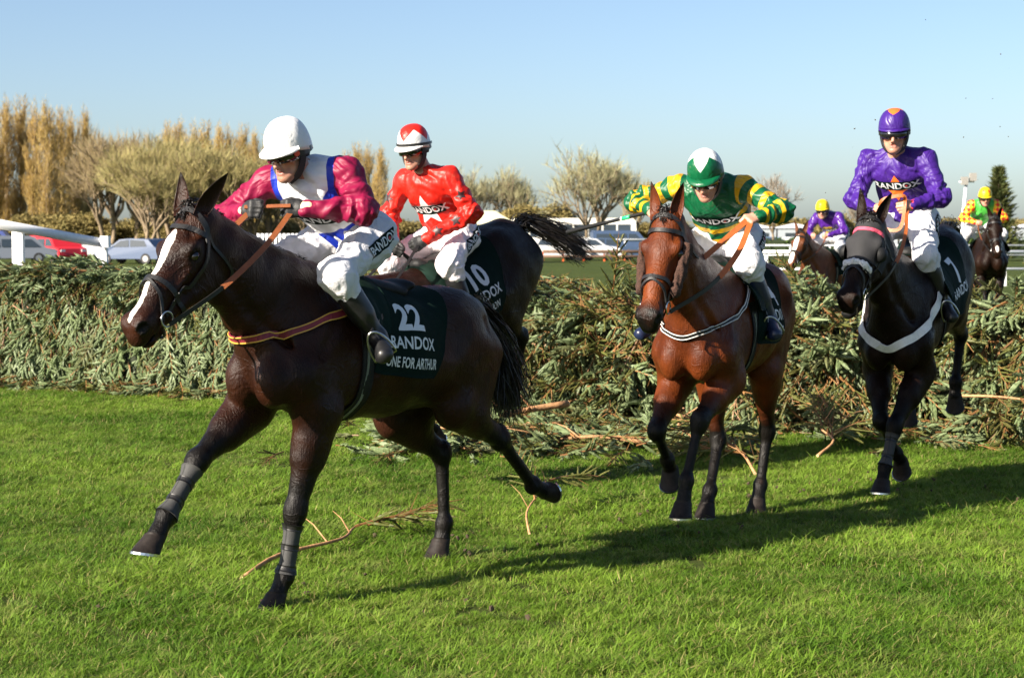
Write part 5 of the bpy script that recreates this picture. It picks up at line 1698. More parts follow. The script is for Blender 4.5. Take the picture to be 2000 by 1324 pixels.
def sprig_mesh(seed, L=0.42, shoots=13, needles=16, mat=SPM, bare=0.0, thin=1.0):
    r = np.random.default_rng(seed)
    V, F, st = [], [], []
    def spindle(a, b, r0, r1, r2, n, flag):
        i = len(V)
        ax = unit(b - a); u = unit(np.cross(ax, (0.13, 0.27, 0.95))); w = np.cross(ax, u)
        for q, rr in ((0.0, r0), (0.45, r1), (1.0, r2)):
            for k in range(n):
                an = 2 * PI * k / n
                V.append(a + (b - a) * q + rr * (math.cos(an) * u + math.sin(an) * w)); st.append(flag)
        for q in range(2):
            for k in range(n):
                F.append((i + q * n + k, i + q * n + (k + 1) % n, i + (q + 1) * n + (k + 1) % n, i + (q + 1) * n + k))
        return u, w
    sag = r.uniform(0.04, 0.10)
    def main(t):
        return np.array((L * t, 0.03 * math.sin(t * 3 + seed), -sag * t * t))
    for q in range(4):
        spindle(main(q / 4), main((q + 1) / 4), 0.0085 - 0.0012 * q, 0.008 - 0.0012 * q, 0.0073 - 0.0012 * q, 4, 1.0)
    for k in range(shoots):
        t = 0.12 + 0.86 * (k + r.uniform(0, 0.6)) / shoots
        sd = 1 if k % 2 else -1
        b = main(min(t, 1)); ln = (0.18 - 0.08 * t) * r.uniform(0.75, 1.2)
        d = unit(np.array((r.uniform(0.5, 1.2), sd * r.uniform(0.2, 1.0), r.normal(-0.12, 0.38))))
        if k == shoots - 1:
            d = unit(np.array((1, 0.05, -0.2)))
        if r.uniform() < bare:
            spindle(b, b + d * ln, 0.003, 0.0025, 0.001, 3, 1.0)
            continue
        th = r.uniform(0.013, 0.019) * thin
        e = b + d * ln + np.array((0, 0, -0.25 * ln * r.uniform(0, 1)))
        u, w = spindle(b, e, 0.006, th, 0.004, 5, 0.0)
        for m in range(needles):
            q = r.uniform(0.05, 1.0); an = r.uniform(0, 2 * PI); o = math.cos(an) * u + math.sin(an) * w
            c = b + (e - b) * q; tip = c + o * (th * r.uniform(0.9, 1.25)) + unit(e - b) * r.uniform(0.018, 0.034)
            sdv = np.cross(unit(e - b), o) * 0.0055
            i = len(V); V.extend([c + o * th * 0.75 - sdv, c + o * th * 0.75 + sdv, tip]); st.extend([0, 0, 0]); F.append((i, i + 1, i + 2))
    return mk('spruce_branch', V, F, mat, smooth=False, attrs={'stem': st}, link=False)

sprigs = [sprig_mesh(40 + i, L=0.36 + 0.035 * i, shoots=12 + i) for i in range(5)]
ragged = [sprig_mesh(60 + i, L=0.50 + 0.06 * i, shoots=22, needles=22, mat=SPD, bare=0.45, thin=0.45) for i in range(3)]
SRC = sprigs + ragged

def orient(direction, normal):
    """euler that turns local +x to direction and local +z towards normal"""
    x = unit(direction); z = np.array(normal, float); z = unit(z - x * (z @ x)); y = np.cross(z, x)
    return Matrix(((x[0], y[0], z[0]), (x[1], y[1], z[1]), (x[2], y[2], z[2]))).to_euler()

fence = empty('spruce_fence', tuple(fence_pt(3.0, 0.0, 0)))
tag(fence, 'long dense steeplechase fence dressed with cut green spruce branches across the course', 'fence')
fo = np.array(fence.location)
r = np.random.default_rng(21)
def ftop(t):
    h = 1.36 + 0.03 * math.sin(t * 1.7) + 0.02 * math.sin(t * 5.1)
    if t > 3.6:
        h -= 0.12 * (0.5 - 0.5 * math.cos(min(1, (t - 3.6) / 2.0) * PI)) - 0.07 * math.sin(t * 2.3) - 0.05 * math.sin(t * 6.1)
    h -= 0.22 * math.exp(-((t - 4.25) / 0.38) ** 2) + 0.16 * math.exp(-((t - 6.3) / 0.3) ** 2) + 0.20 * math.exp(-((t - 8.3) / 0.45) ** 2)
    return h
# dark packed core
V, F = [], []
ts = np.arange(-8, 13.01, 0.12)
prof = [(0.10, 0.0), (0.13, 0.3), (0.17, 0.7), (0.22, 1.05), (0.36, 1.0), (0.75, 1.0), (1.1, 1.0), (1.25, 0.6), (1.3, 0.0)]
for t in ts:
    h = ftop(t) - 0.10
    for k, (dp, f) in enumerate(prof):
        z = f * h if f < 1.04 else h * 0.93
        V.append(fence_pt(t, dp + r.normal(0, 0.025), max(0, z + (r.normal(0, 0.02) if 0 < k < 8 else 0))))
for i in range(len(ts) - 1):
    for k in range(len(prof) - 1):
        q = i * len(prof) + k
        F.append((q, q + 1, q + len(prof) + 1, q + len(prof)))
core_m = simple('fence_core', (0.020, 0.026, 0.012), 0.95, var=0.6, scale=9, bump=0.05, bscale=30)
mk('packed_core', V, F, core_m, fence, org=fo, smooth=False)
items = []
n_front = 2250
for i in range(n_front):
    t = r.uniform(-5.2, 10.6); z = r.uniform(0.16, 1.0) ** 0.9 * (ftop(t) + 0.02)
    rough_ = 0.0 if t < 3.2 else min(1.0, (t - 3.2) / 1.2)
    if rough_ > 0.5 and r.uniform() < 0.15 + 0.65 * (math.sin(t * 2.3 + z * 3.5 + 1.2 * math.sin(t * 5)) > 0.1):
        continue
    dep = 0.05 + 0.14 * z + r.normal(0, 0.03)
    swing = r.normal(0, 0.45 + 0.5 * rough_)
    d = FD * math.sin(swing) + np.array((0, 0, -math.cos(swing))) + FN * r.uniform(0.05, 0.40 + 0.3 * rough_)
    if z > ftop(t) * 0.93:
        d = d + FN * 0.7 + np.array((0, 0, 0.45))
    nrm = FN + np.array((r.normal(0, 0.7), r.normal(0, 0.7), r.uniform(-0.1, 0.9)))
    src = int(r.integers(0, 5)) if r.uniform() > 0.14 + 0.40 * rough_ else int(5 + r.integers(0, 3))
    items.append((fence_pt(t, dep - 0.12 * rough_ * r.uniform(), z), orient(d, nrm), r.uniform(0.75, 1.15) * (1 + 0.35 * rough_ * r.uniform()), src))
for i in range(1150):                                                            # top of the fence
    t = r.uniform(-5.4, 10.8); dep = r.uniform(0.15, 1.2)
    rough_ = 0.0 if t < 3.2 else min(1.0, (t - 3.2) / 1.2)
    a = r.normal(0, 0.8)
    d = FN * math.cos(a) + FD * math.sin(a) + np.array((0, 0, r.normal(0.05, 0.12 + 0.42 * rough_)))
    items.append((fence_pt(t, dep, ftop(t) - 0.05 + r.normal(0, 0.03)), orient(d, (r.normal(0, .3), r.normal(0, .3), 1)), r.uniform(0.7, 1.1), int(r.integers(0, 5)) if r.uniform() > 0.15 + 0.3 * rough_ else int(5 + r.integers(0, 3))))
for i in range(260):                                                             # foot of the fence
    t = r.uniform(-5.2, 10.6)
    d = FD * r.normal(0, 1) + FN * 0.8 + np.array((0, 0, -0.15))
    items.append((fence_pt(t, 0.0, r.uniform(0.06, 0.16)), orient(d, (0, 0, 1)), r.uniform(0.7, 1.0), int(r.integers(0, 8))))
for i in range(520):                                                             # boughs pulled loose and spilling forward
    t = r.uniform(3.3, 10.4); z = r.uniform(0.08, 1.05)
    if math.sin(t * 2.9 + 0.8) < -0.15:
        continue
    d = FN * r.uniform(0.2, 1.0) + FD * r.normal(0, 0.7) + np.array((0, 0, r.normal(-0.45, 0.5)))
    items.append((fence_pt(t, 0.05 - r.uniform(0, 0.45) * (1.1 - z), z), orient(d, (r.normal(0, .6), r.normal(0, .6), 1)), r.uniform(0.8, 1.45), int(r.integers(0, 5)) if r.uniform() > 0.42 else int(5 + r.integers(0, 3))))
def shows(it):
    p = it[0]; d = p[1]
    return it[2] / d if abs(p[0]) < d * 0.28 and (p - F0) @ FN > -0.25 else 0
items.sort(key=shows, reverse=True)
for p, e, s, w in items[:300]:
    o = bpy.data.objects.new('spruce_branch', SRC[w].data)
    COL.objects.link(o); o.parent = fence
    o.location = p - fo; o.rotation_euler = e; o.scale = (s, s, s)
rest = items[300:]
scatter('spruce_branches', SRC, [it[0] - fo for it in rest], [tuple(it[1]) for it in rest], [it[2] for it in rest], [it[3] for it in rest], parent=fence)

# fallen branches on the landing side
bark = simple('bark', (0.36, 0.19, 0.085), 0.75, var=0.35, scale=25, bump=0.006, bscale=60)
cut_wood = simple('cut_wood', (0.62, 0.42, 0.22), 0.7)
def fallen(p0, p1, rad, n, seed, label, dry=False, arch=0.05, span=(0.15, 1.0)):
    r = np.random.default_rng(seed)
    p0 = np.array(p0, float); p1 = np.array(p1, float)
    ax = p1 - p0; L = np.linalg.norm(ax)
    root = empty('fallen_branch', tuple(p0))
    side = unit(np.cross(ax, (0, 0, 1)))
    ctl = [p0 + ax * q + side * r.normal(0, 0.05 * L) * math.sin(q * PI) + np.array((0, 0, arch * math.sin(q * PI))) for q in (0, 0.25, 0.5, 0.75, 1)]
    C = catmull(ctl, 4)
    m = MB(); m.tube(C, np.linspace(rad, rad * 0.25, len(C)), 7); m.build('stem', bark, root, p0, True)
    m = MB(); m.tube([C[0] - unit(ax) * 0.004, C[0] + unit(ax) * 0.004], rad * 0.93, 9); m.build('cut_end', cut_wood, root, p0)
    for k in range(n):
        q = r.uniform(*span); c = C[min(len(C) - 1, int(q * (len(C) - 1)))]
        d = unit(ax) * r.uniform(0.4, 1.0) + side * r.choice((-1, 1)) * r.uniform(0.3, 1.1) + np.array((0, 0, r.normal(0.12, 0.22)))
        so = SRC[int(5 + r.integers(0, 3)) if (dry or r.uniform() < 0.3) else int(r.integers(0, 5))]
        o = bpy.data.objects.new('sprig', so.data); COL.objects.link(o); o.parent = root
        c = c.copy(); c[2] = max(c[2], 0.04)
        o.location = c - p0; o.rotation_euler = orient(d, (r.normal(0, .4), r.normal(0, .4), 1)); s = r.uniform(0.7, 1.15); o.scale = (s, s, s)
    for k in range(max(2, n // 3)):                                             # bare side twigs
        q = r.uniform(0.1, 0.95); c = C[int(q * (len(C) - 1))]
        d = unit(unit(ax) * r.uniform(0.2, 1.0) + side * r.choice((-1, 1)) * r.uniform(0.4, 1.0) + np.array((0, 0, r.uniform(0.0, 0.7))))
        ln = r.uniform(0.15, 0.45); m = MB()
        m.tube([c, c + d * ln * 0.5 + np.array((0, 0, 0.02)), c + d * ln], [rad * 0.35, rad * 0.25, rad * 0.1], 5); m.build('twig', bark, root, p0, True)
    tag(root, label, 'branch', 'broken spruce branches on the grass')
fallen((0.46, 15.1, 0.36), (-1.0, 14.2, 0.03), 0.030, 22, 1, 'thick orange-brown cut branch propped up at one end behind the number 22 horse', span=(0.35, 1))
fallen((1.05, 14.6, 0.10), (0.15, 14.8, 0.06), 0.024, 14, 2, 'brown spruce branch lying flat beside the thick propped branch')
fallen((1.25, 15.3, 0.28), (1.48, 14.3, 0.03), 0.018, 6, 3, 'short slanting branch behind the legs of the bright bay horse', dry=True)
fallen((-1.36, 9.2, 0.02), (-0.80, 10.9, 0.05), 0.014, 4, 4, 'thin red-brown branch in the grass under the dark bay horse with white blaze', span=(0.7, 1.0), dry=True)
fallen((0.10, 10.6, 0.02), (0.22, 11.5, 0.22), 0.008, 2, 5, 'small dead twig lying alone on the open grass', dry=True)
fallen((2.35, 14.1, 0.05), (2.75, 14.9, 0.3), 0.012, 10, 6, 'tangle of dry tan twigs by the legs of the hooded horse', dry=True)
fallen((1.75, 13.2, 0.03), (1.55, 14.4, 0.25), 0.012, 12, 7, 'dry spruce branch behind the hind leg of the bright bay horse', dry=True)
fallen((-0.3, 14.6, 0.03), (-1.1, 15.0, 0.06), 0.016, 14, 8, 'leafy green spruce bough beside the hind legs of the number 22 horse')
fallen((0.8, 16.6, 0.06), (-0.2, 15.6, 0.05), 0.016, 16, 9, 'green spruce bough heaped against the foot of the fence')
fallen((3.6, 14.8, 0.45), (4.4, 14.0, 0.35), 0.012, 8, 10, 'thin twigs sticking out of the fence foot beyond the hooded horse', dry=True)
r = np.random.default_rng(33)
pts = []
for k in range(330):
    if k < 200:
        x, y = r.normal(0.25, 0.75), r.normal(15.2, 0.6)
    else:
        t = r.uniform(2.8, 8.5); q = fence_pt(t, -abs(r.normal(0, 0.7)), 0); x, y = q[0], q[1]
    pts.append((np.array((x, y, 0.05 + 0.06 * r.uniform())), orient(np.array((r.normal(), r.normal(), r.normal(0.08, 0.15))), (r.normal(0, .3), r.normal(0, .3), 1)), r.uniform(0.5, 1.0), int(r.integers(0, 8))))
lit = scatter('spruce_litter', SRC, [p[0] for p in pts], [tuple(p[1]) for p in pts], [p[2] for p in pts], [p[3] for p in pts])
tag(lit, 'loose spruce sprigs strewn over the grass in front of the broken fence', 'litter')

# crumbs of turf and needles thrown up by the hooves
def clod(seed, sz):
    r = np.random.default_rng(seed); bm = bmesh.new(); bmesh.ops.create_icosphere(bm, subdivisions=1, radius=sz)
    for v in bm.verts:
        v.co *= r.uniform(0.55, 1.3); v.co.z *= 0.7
    bm.verts.index_update()
    V = [v.co[:] for v in bm.verts]; F = [tuple(v.index for v in f.verts) for f in bm.faces]; bm.free()
    return mk('turf_crumb', V, F, simple('soil', (0.045, 0.030, 0.016), 0.95, var=0.4, scale=60), smooth=False, link=False)
clods = [clod(k, 0.014 + 0.005 * k) for k in range(3)]
r = np.random.default_rng(77)
pts = []
for k in range(110):                                          # on the grass near the hoof falls
    c_ = [(-1.0, 8.7), (-0.35, 10.4), (1.0, 10.9), (1.6, 12.0), (2.5, 12.6), (0.3, 13.0)][k % 6]
    pts.append((c_[0] + r.normal(0, 0.45), c_[1] + r.normal(0, 0.45), r.uniform(0.01, 0.05)))
for k in range(75):                                           # still in the air behind the landing horses
    c_ = [(3.4, 13.6, 2.2), (2.9, 13.4, 0.9), (1.7, 12.4, 0.5), (0.2, 13.6, 1.2), (4.0, 15.0, 2.6)][k % 5]
    pts.append((c_[0] + r.normal(0, 0.45), c_[1] + r.normal(0, 0.5), max(0.05, c_[2] + r.normal(0, 0.45))))
cl = scatter('turf_crumbs', clods, pts, [tuple(r.uniform(0, 6, 3)) for _ in pts], [r.uniform(0.25, 1.0) if p_[2] < 0.06 else r.uniform(0.1, 0.38) for p_ in pts], [int(r.integers(0, 3)) for _ in pts])
tag(cl, 'dark crumbs of turf kicked up around the hooves and in the air', 'turf')

# ------------------------------------------------------------------ trees beyond the course
def foliage_mat(name, a, b, c):
    N = Nodes(name)
    pos = N.n('TexCoord').outputs['Object']
    col = N.mix(N.ramp(N.noise(0.45, 3, vec=pos), 0.35, 0.65), a, b)
    col = N.mix(N.attr('tone'), col, c)
    N.set(Base_Color=col, Roughness=0.8)
    N.b.inputs['Specular IOR Level'].default_value = 0.1
    tr = N.n('BsdfTranslucent'); N.l(col, tr.inputs[0])
    mx = N.n('MixShader'); mx.inputs[0].default_value = 0.25
    out = N.t.nodes['Material Output']
    N.l(N.b.outputs[0], mx.inputs[1]); N.l(tr.outputs[0], mx.inputs[2]); N.l(mx.outputs[0], out.inputs[0])
    return N.m
FM = dict(poplar=foliage_mat('poplar_buds', (0.42, 0.29, 0.095), (0.33, 0.215, 0.07), (0.47, 0.36, 0.14)),  # twig and bud colours lightened to stand in for air haze
          bare=foliage_mat('bare_twigs', (0.30, 0.225, 0.125), (0.24, 0.18, 0.10), (0.34, 0.28, 0.15)),
          budding=foliage_mat('budding_twigs', (0.34, 0.285, 0.13), (0.37, 0.295, 0.13), (0.29, 0.27, 0.115)),
          willow=foliage_mat('willow_leaf', (0.33, 0.32, 0.17), (0.30, 0.27, 0.16), (0.36, 0.35, 0.20)),
          grey=foliage_mat('grey_twigs', (0.30, 0.26, 0.21), (0.25, 0.22, 0.18), (0.34, 0.29, 0.23)),
          conifer=foliage_mat('conifer_needles', (0.050, 0.078, 0.026), (0.070, 0.095, 0.032), (0.10, 0.10, 0.035)),
          shrub=foliage_mat('shrub_leaf', (0.17, 0.155, 0.06), (0.22, 0.18, 0.07), (0.27, 0.21, 0.08)))
trunk_m = simple('trunk_bark', (0.20, 0.15, 0.095), 0.9, var=0.3, scale=3)

def tree_meshes(form, H, seed):
    """returns (trunk MB, crown verts, faces, tone)"""
    r = np.random.default_rng(seed)
    tb = MB(); V, F, tone = [], [], []
    def twig(p, d, ln, w, tn):
        s = unit(np.cross(d, r.normal(size=3))) * w
        i = len(V); V.extend([p - s, p + s, p + d * ln]); tone.extend([tn] * 3); F.append((i, i + 1, i + 2))
    def leafq(p, sz, tn):
        a = r.normal(size=3); a /= np.linalg.norm(a); b = unit(np.cross(a, r.normal(size=3)))
        i = len(V); V.extend([p - a * sz, p + b * sz * 0.6, p + a * sz, p - b * sz * 0.6]); tone.extend([tn] * 4); F.append((i, i + 1, i + 2, i + 3))
    if form == 'poplar':
        tb.tube([(0, 0, 0), (0.05, 0, H * 0.3), (0, 0.05, H * 0.65), (0, 0, H * 0.97)], [H * 0.018, H * 0.014, H * 0.008, 0.02], 6)
        for k in range(120):
            t = r.uniform(0.06, 0.9); R = H * 0.088 * max(0.05, math.sin(min(1, t * 1.02 + 0.06) * PI)) ** 0.5 * r.uniform(0.3, 1.1)
            az = r.uniform(0, 2 * PI); b = np.array((0, 0, H * t * 0.92)); ln = H * r.uniform(0.10, 0.24)
            e = b + np.array((R * math.cos(az), R * math.sin(az), ln))
            m_ = b + (e - b) * 0.4 + np.array((math.cos(az), math.sin(az), 0)) * R * 0.35
            tb.tube([b, m_, e], [0.05, 0.035, 0.012], 3, cap=False)
            C = catmull([b, m_, e], 5)
            tn = r.uniform(0, 1) ** 1.5
            for q in range(64):
                c = C[int(r.integers(2, len(C)))] + r.normal(0, 0.17, 3)
                d = unit(np.array((r.normal(0, 0.35) + 0.25 * math.cos(az), r.normal(0, 0.35) + 0.25 * math.sin(az), 1.0)))
                twig(c, d, r.uniform(0.35, 0.85), r.uniform(0.012, 0.032), tn * r.uniform(0.5, 1))
    elif form == 'conifer':
        tb.tube([(0, 0, 0), (0, 0, H * 0.95)], [0.16, 0.03], 6)
        for k in range(4200):
            t = r.uniform(0.03, 1.0); R = H * 0.30 * (1 - t) ** 0.8 * (0.75 + 0.35 * math.sin(k * 1.7)) * math.sqrt(r.uniform(0.25, 1)); az = r.uniform(0, 2 * PI)
            R *= 0.85 + 0.3 * math.sin(az * 3 + t * 14)
            p = np.array((R * math.cos(az), R * math.sin(az), H * t))
            twig(p, unit(np.array((math.cos(az), math.sin(az), r.uniform(0.1, 0.9)))), r.uniform(0.25, 0.6), r.uniform(0.04, 0.10), r.uniform(0, 1))
    else:
        wide = {'bare': 0.34, 'willow': 0.42, 'grey': 0.46, 'budding': 0.36, 'shrub': 0.6}[form]
        nl = {'bare': 0, 'willow': 0, 'grey': 0, 'budding': 0, 'shrub': 5}[form]
        def grow(p, d, ln, rad, lev):
            q = p + d * ln
            mid = p + d * ln * 0.5 + r.normal(0, 0.04 * ln, 3)
            tb.tube([p, mid, q], [rad, rad * 0.85, rad * 0.68], 5 if lev < 2 else 3, cap=False)
            if lev >= 2:
                for k in range((14 if lev >= 4 else 7) if form != 'willow' else (8 if lev >= 4 else 3)):
                    dd = unit(d * 1.0 + r.normal(0, 0.55, 3) + np.array((0, 0, 0.35)))
                    c = p + d * ln * r.uniform(0.2, 1)
                    l2 = H * r.uniform(0.035, 0.075); tn = r.uniform(0, 1)
                    twig(c, dd, l2 * 1.3, r.uniform(0.010, 0.022), tn)
                    for j in range(nl):
                        leafq(c + dd * l2 * r.uniform(0.2, 1.1) + r.normal(0, 0.10, 3), r.uniform(0.05, 0.10), tn)
                if lev >= 4:
                    return
            n = 3 if lev else 5
            for k in range(n):
                az = 2 * PI * (k + r.uniform(0, 0.7)) / n
                o = unit(np.cross(d, (math.cos(az), math.sin(az), 0.3)))
                dd = unit(d + o * wide * r.uniform(1.0, 1.9) + np.array((0, 0, 0.30)))
                grow(q - d * ln * r.uniform(0, 0.35) * (lev > 0), dd, ln * r.uniform(0.66, 0.96), rad * 0.62, lev + 1)
        stems = 1 if form in ('bare', 'grey') else 3
        for k in range(stems):
            d = unit(np.array((r.normal(0, 0.22), r.normal(0, 0.22), 1.0)))
            if form == 'shrub':
                d = unit(np.array((r.normal(0, 0.5), r.normal(0, 0.5), 1.0)))
            grow(np.array((r.normal(0, 0.15), r.normal(0, 0.15), 0.0)), d, H * (0.20 if form != 'shrub' else 0.20), H * 0.020 if stems == 1 else H * 0.014, 0)
    return tb, np.array(V), F, np.array(tone)

PROTO = {}
def proto(form, H, seed):
    tb, V, F, tone = tree_meshes(form, H, seed)
    tk = mk('trunk', tb.V, tb.F, trunk_m, link=False); cr = mk('crown', V, F, FM[form], attrs={'tone': tone}, smooth=False, link=False)
    PROTO[(form, seed)] = (tk.data, cr.data, float(np.percentile(V[:, 2], 99.5)))
for s_ in (1, 2, 3):
    proto('poplar', 16.0, s_)
for s_ in (4, 5):
    proto('bare', 12.0, s_)
for s_ in (6, 7):
    proto('budding', 9.0, s_)
proto('willow', 9.0, 8); proto('willow', 8.0, 9); proto('grey', 8.0, 10); proto('conifer', 6.5, 11); proto('shrub', 4.0, 12); proto('shrub', 3.4, 13)

def tree(form, seed, u, dist, top, label, group, width=1.0, rot=0.0):
    """u: column of the picture (in 2000) the trunk stands at, top: row of the crown's top"""
    tk, cr, H = PROTO[(form, seed)]
    x = (u - 1000) / 3600 * dist; h = 1.75 + (457 - top) / 3600 * dist
    s = h / H
    o = empty(form + '_tree' if form in ('poplar', 'willow', 'conifer') else ('shrub' if form == 'shrub' else 'bare_tree'), (x, dist, 0), rot)
    for nm, d in (('trunk', tk), ('crown', cr)):
        c_ = bpy.data.objects.new(nm, d); COL.objects.link(c_); c_.parent = o
    o.scale = (s * width, s * width, s)
    tag(o, label, 'tree' if form != 'shrub' else 'bush', group)
r = np.random.default_rng(90)
for k, (u, top) in enumerate(((-38, 205), (-10, 212), (16, 203), (44, 198), (72, 212), (96, 208), (122, 220), (146, 226), (170, 222))):
    tree('poplar', 1 + k % 3, u, 205 + r.uniform(-8, 8), top, 'tall golden-brown poplar in the dense clump beyond the white rail', 'poplars beyond the white rail', 1.05, r.uniform(0, 6))
for k, (u, top) in enumerate(((330, 246), (352, 242), (378, 250), (402, 244), (432, 250), (452, 256), (476, 250), (500, 262), (524, 270))):
    tree('poplar', 1 + (k * 2) % 3, u, 262 + r.uniform(-6, 6), top, 'distant poplar in the row behind the leafless thicket', 'distant poplar row', 1.1, r.uniform(0, 6))
for k, (u, top) in enumerate(((700, 285), (722, 290), (744, 292), (676, 300))):
    tree('poplar', 1 + k % 3, u, 255 + r.uniform(-6, 6), top, 'golden poplar in the short row between the two leading jockeys', 'poplars between the jockeys', 1.15, r.uniform(0, 6))
for k, (u, top) in enumerate(((222, 262), (246, 252), (272, 256), (206, 300))):
    tree('bare', 4 + k % 2, u, 168 + r.uniform(-6, 6), top, 'leafless spindly tree with pale trunk between poplars and thicket', 'leafless trees behind the fence', 1.0, r.uniform(0, 6))
for k, (u, top) in enumerate(((310, 285), (345, 268), (385, 275), (425, 285), (460, 300), (500, 318), (540, 335), (290, 320), (600, 360), (650, 365))):
    tree('budding', 6 + k % 2, u, 150 + r.uniform(-8, 8), top, 'bushy budding olive-brown tree in the thicket behind the jockeys', 'thicket of budding trees', 1.15, r.uniform(0, 6))
for k, u in enumerate(range(-60, 700, 42)):
    tree('shrub', 12 + k % 2, u + r.uniform(-10, 10), 172 + r.uniform(-6, 6), 436 + r.uniform(-14, 14), 'low dark shrub at the foot of the tall trees', 'shrubs under the trees', 1.5, r.uniform(0, 6))
tree('willow', 9, 925, 190, 330, 'pale hazy budding tree beside the cream-roofed hut', None, 0.9, 1.0)
tree('willow', 8, 985, 190, 328, 'pale hazy tree with sparse crown above the black streaming tail', None, 0.8, 2.0)
tree('willow', 8, 1160, 150, 292, 'large spreading pale green willow above the white coach', None, 1.05, 0.5)
tree('budding', 6, 1235, 165, 352, 'small dark brown tree next to the large pale willow', None, 0.8, 0.5)
tree('grey', 10, 1515, 170, 340, 'grey leafless tree behind the shoulder of the green-jacketed jockey', None, 0.8, 0.4)
tree('grey', 10, 1660, 260, 398, 'faint bare tree between the two right-hand jockeys', None, 1.0, 2.4)
tree('conifer', 11, 1948, 120, 328, 'dark green conifer standing behind the floodlight mast', None, 1.0, 0.3)
tree('shrub', 12, 1040, 170, 405, 'round olive bush right of the cream-roofed hut', None, 1.4, 0.8)
tree('shrub', 13, 1625, 170, 420, 'small round bush behind the yellow-capped jockey', None, 0.9, 0.8)
for k, u in enumerate((720, 770, 1290, 1440, 1480, 1560, 1680, 1800, 1860, 1990, 2040)):
    tree('shrub', 12 + k % 2, u + r.uniform(-10, 10), 230 + r.uniform(-10, 10), 432 + r.uniform(-8, 8), 'low distant scrub on the skyline behind the parked vehicles', 'scrub on the skyline', 2.2, r.uniform(0, 6))

# ------------------------------------------------------------------ things beyond the fence
M['rail_white'] = simple('white_rail', (0.72, 0.73, 0.75), 0.4, var=0.06)
M['glass'] = simple('vehicle_glass', (0.03, 0.04, 0.05), 0.08, spec=0.8)
M['tyre'] = simple('tyre', (0.015, 0.015, 0.015), 0.8)
M['rim'] = simple('wheel_rim', (0.4, 0.4, 0.42), 0.3, 0.8)
M['orange_post'] = simple('orange_post', (0.65, 0.10, 0.02), 0.6)
M['brown_wood'] = simple('brown_wood', (0.12, 0.07, 0.045), 0.8)
M['lamp_white'] = simple('lamp_front', (0.8, 0.8, 0.78), 0.2)
M['lamp_red'] = simple('lamp_rear', (0.5, 0.02, 0.02), 0.3)

def at(u, dist, z=0.0):
    return np.array(((u - 1000) / 3600 * dist, dist, z))

def vehicle(loc, rz, col, prof, width, wins, wheels, label, cat, rough=0.3, name='parked_car'):
    """prof: side outline (x,z); wins: list of (x0,z0,x1,z1,x2,z2,x3,z3) panes on both sides"""
    root = empty(name, tuple(loc), rz)
    V = []; n = len(prof)
    for y, k in ((-width / 2, 1), (width / 2, 1)):
        for x, z in prof:
            inset = 0.10 * max(0, (z - 0.95)) * np.sign(y)
            V.append((x, y - inset, z))
    F = [tuple(range(n))[::-1], tuple(range(n, 2 * n))] + [(i, (i + 1) % n, n + (i + 1) % n, n + i) for i in range(n)]
    paint = simple('paint', col, rough, var=0.05)
    mk('body', V, F, paint, root, smooth=False)
    for w in wins:
        for y in (-1, 1):
            P = [(w[i], y * (width / 2 - 0.10 * max(0, w[i + 1] - 0.95) + 0.012), w[i + 1]) for i in range(0, 8, 2)]
            P2 = [(a, b - y * 0.03, c) for a, b, c in P]
            mk('window', P + P2, [(0, 1, 2, 3), (0, 4, 5, 1), (1, 5, 6, 2), (2, 6, 7, 3), (3, 7, 4, 0)], M['glass'], root, smooth=False)
    for x, rr in wheels:
        for y in (-1, 1):
            m = MB(); m.tube([(x, y * (width / 2 - 0.16), rr), (x, y * (width / 2 + 0.02), rr)], rr, 16); w_ = m.build('wheel', M['tyre'], root)
            m = MB(); m.tube([(x, y * (width / 2 + 0.0), rr), (x, y * (width / 2 + 0.03), rr)], rr * 0.6, 12); m.build('rim', M['rim'], w_)
    x0, x1 = min(p[0] for p in prof), max(p[0] for p in prof)
    for y in (-1, 1):
        m = MB(); m.box((x1 - 0.01, y * (width / 2 - 0.25), 0.7), (0.06, 0.3, 0.14)); m.build('headlight', M['lamp_white'], root)
        m = MB(); m.box((x0 + 0.01, y * (width / 2 - 0.2), 0.8), (0.06, 0.22, 0.16)); m.build('tail_light', M['lamp_red'], root)
    tag(root, label, cat)
CAR = [(-2.1, 0.3), (-2.15, 0.85), (-1.85, 1.02), (-1.45, 1.42), (-0.2, 1.48), (0.45, 1.42), (1.05, 0.98), (1.9, 0.86), (2.1, 0.62), (2.1, 0.3)]
CARW = [(-1.38, 1.02, -1.2, 1.36, -0.28, 1.40, -0.28, 1.0), (-0.18, 1.0, -0.18, 1.40, 0.38, 1.35, 0.88, 1.0)]
VAN = [(-2.3, 0.35), (-2.35, 1.9), (-2.2, 2.0), (0.8, 2.0), (1.1, 1.9), (1.75, 1.15), (2.35, 1.0), (2.45, 0.5), (2.4, 0.35)]
VANW = [(-2.1, 1.2, -2.1, 1.75, -1.0, 1.75, -1.0, 1.2), (-0.85, 1.2, -0.85, 1.75, 0.2, 1.75, 0.2, 1.2), (0.35, 1.2, 0.35, 1.75, 0.9, 1.75, 1.4, 1.2)]
LOW = [(x_, z_ * 0.82) for x_, z_ in VAN]; LOWW = [tuple(v_ * (0.82 if i_ % 2 else 1.0) for i_, v_ in enumerate(w_)) for w_ in VANW]
WH = [(-1.3, 0.31), (1.32, 0.31)]
vehicle(at(30, 112), 0.35, (0.17, 0.19, 0.23), LOW, 1.9, LOWW, WH, 'grey-blue van behind the white rail post', 'van', name='parked_van')
vehicle(at(112, 118), -0.9, (0.50, 0.02, 0.03), LOW, 1.9, LOWW, WH, 'bright red van showing above the fence beside the white rail', 'van', name='parked_van')
vehicle(at(-20, 130), 0.1, (0.05, 0.07, 0.22), VAN, 1.9, VANW, WH, 'dark blue van behind the red van', 'van', name='parked_van')
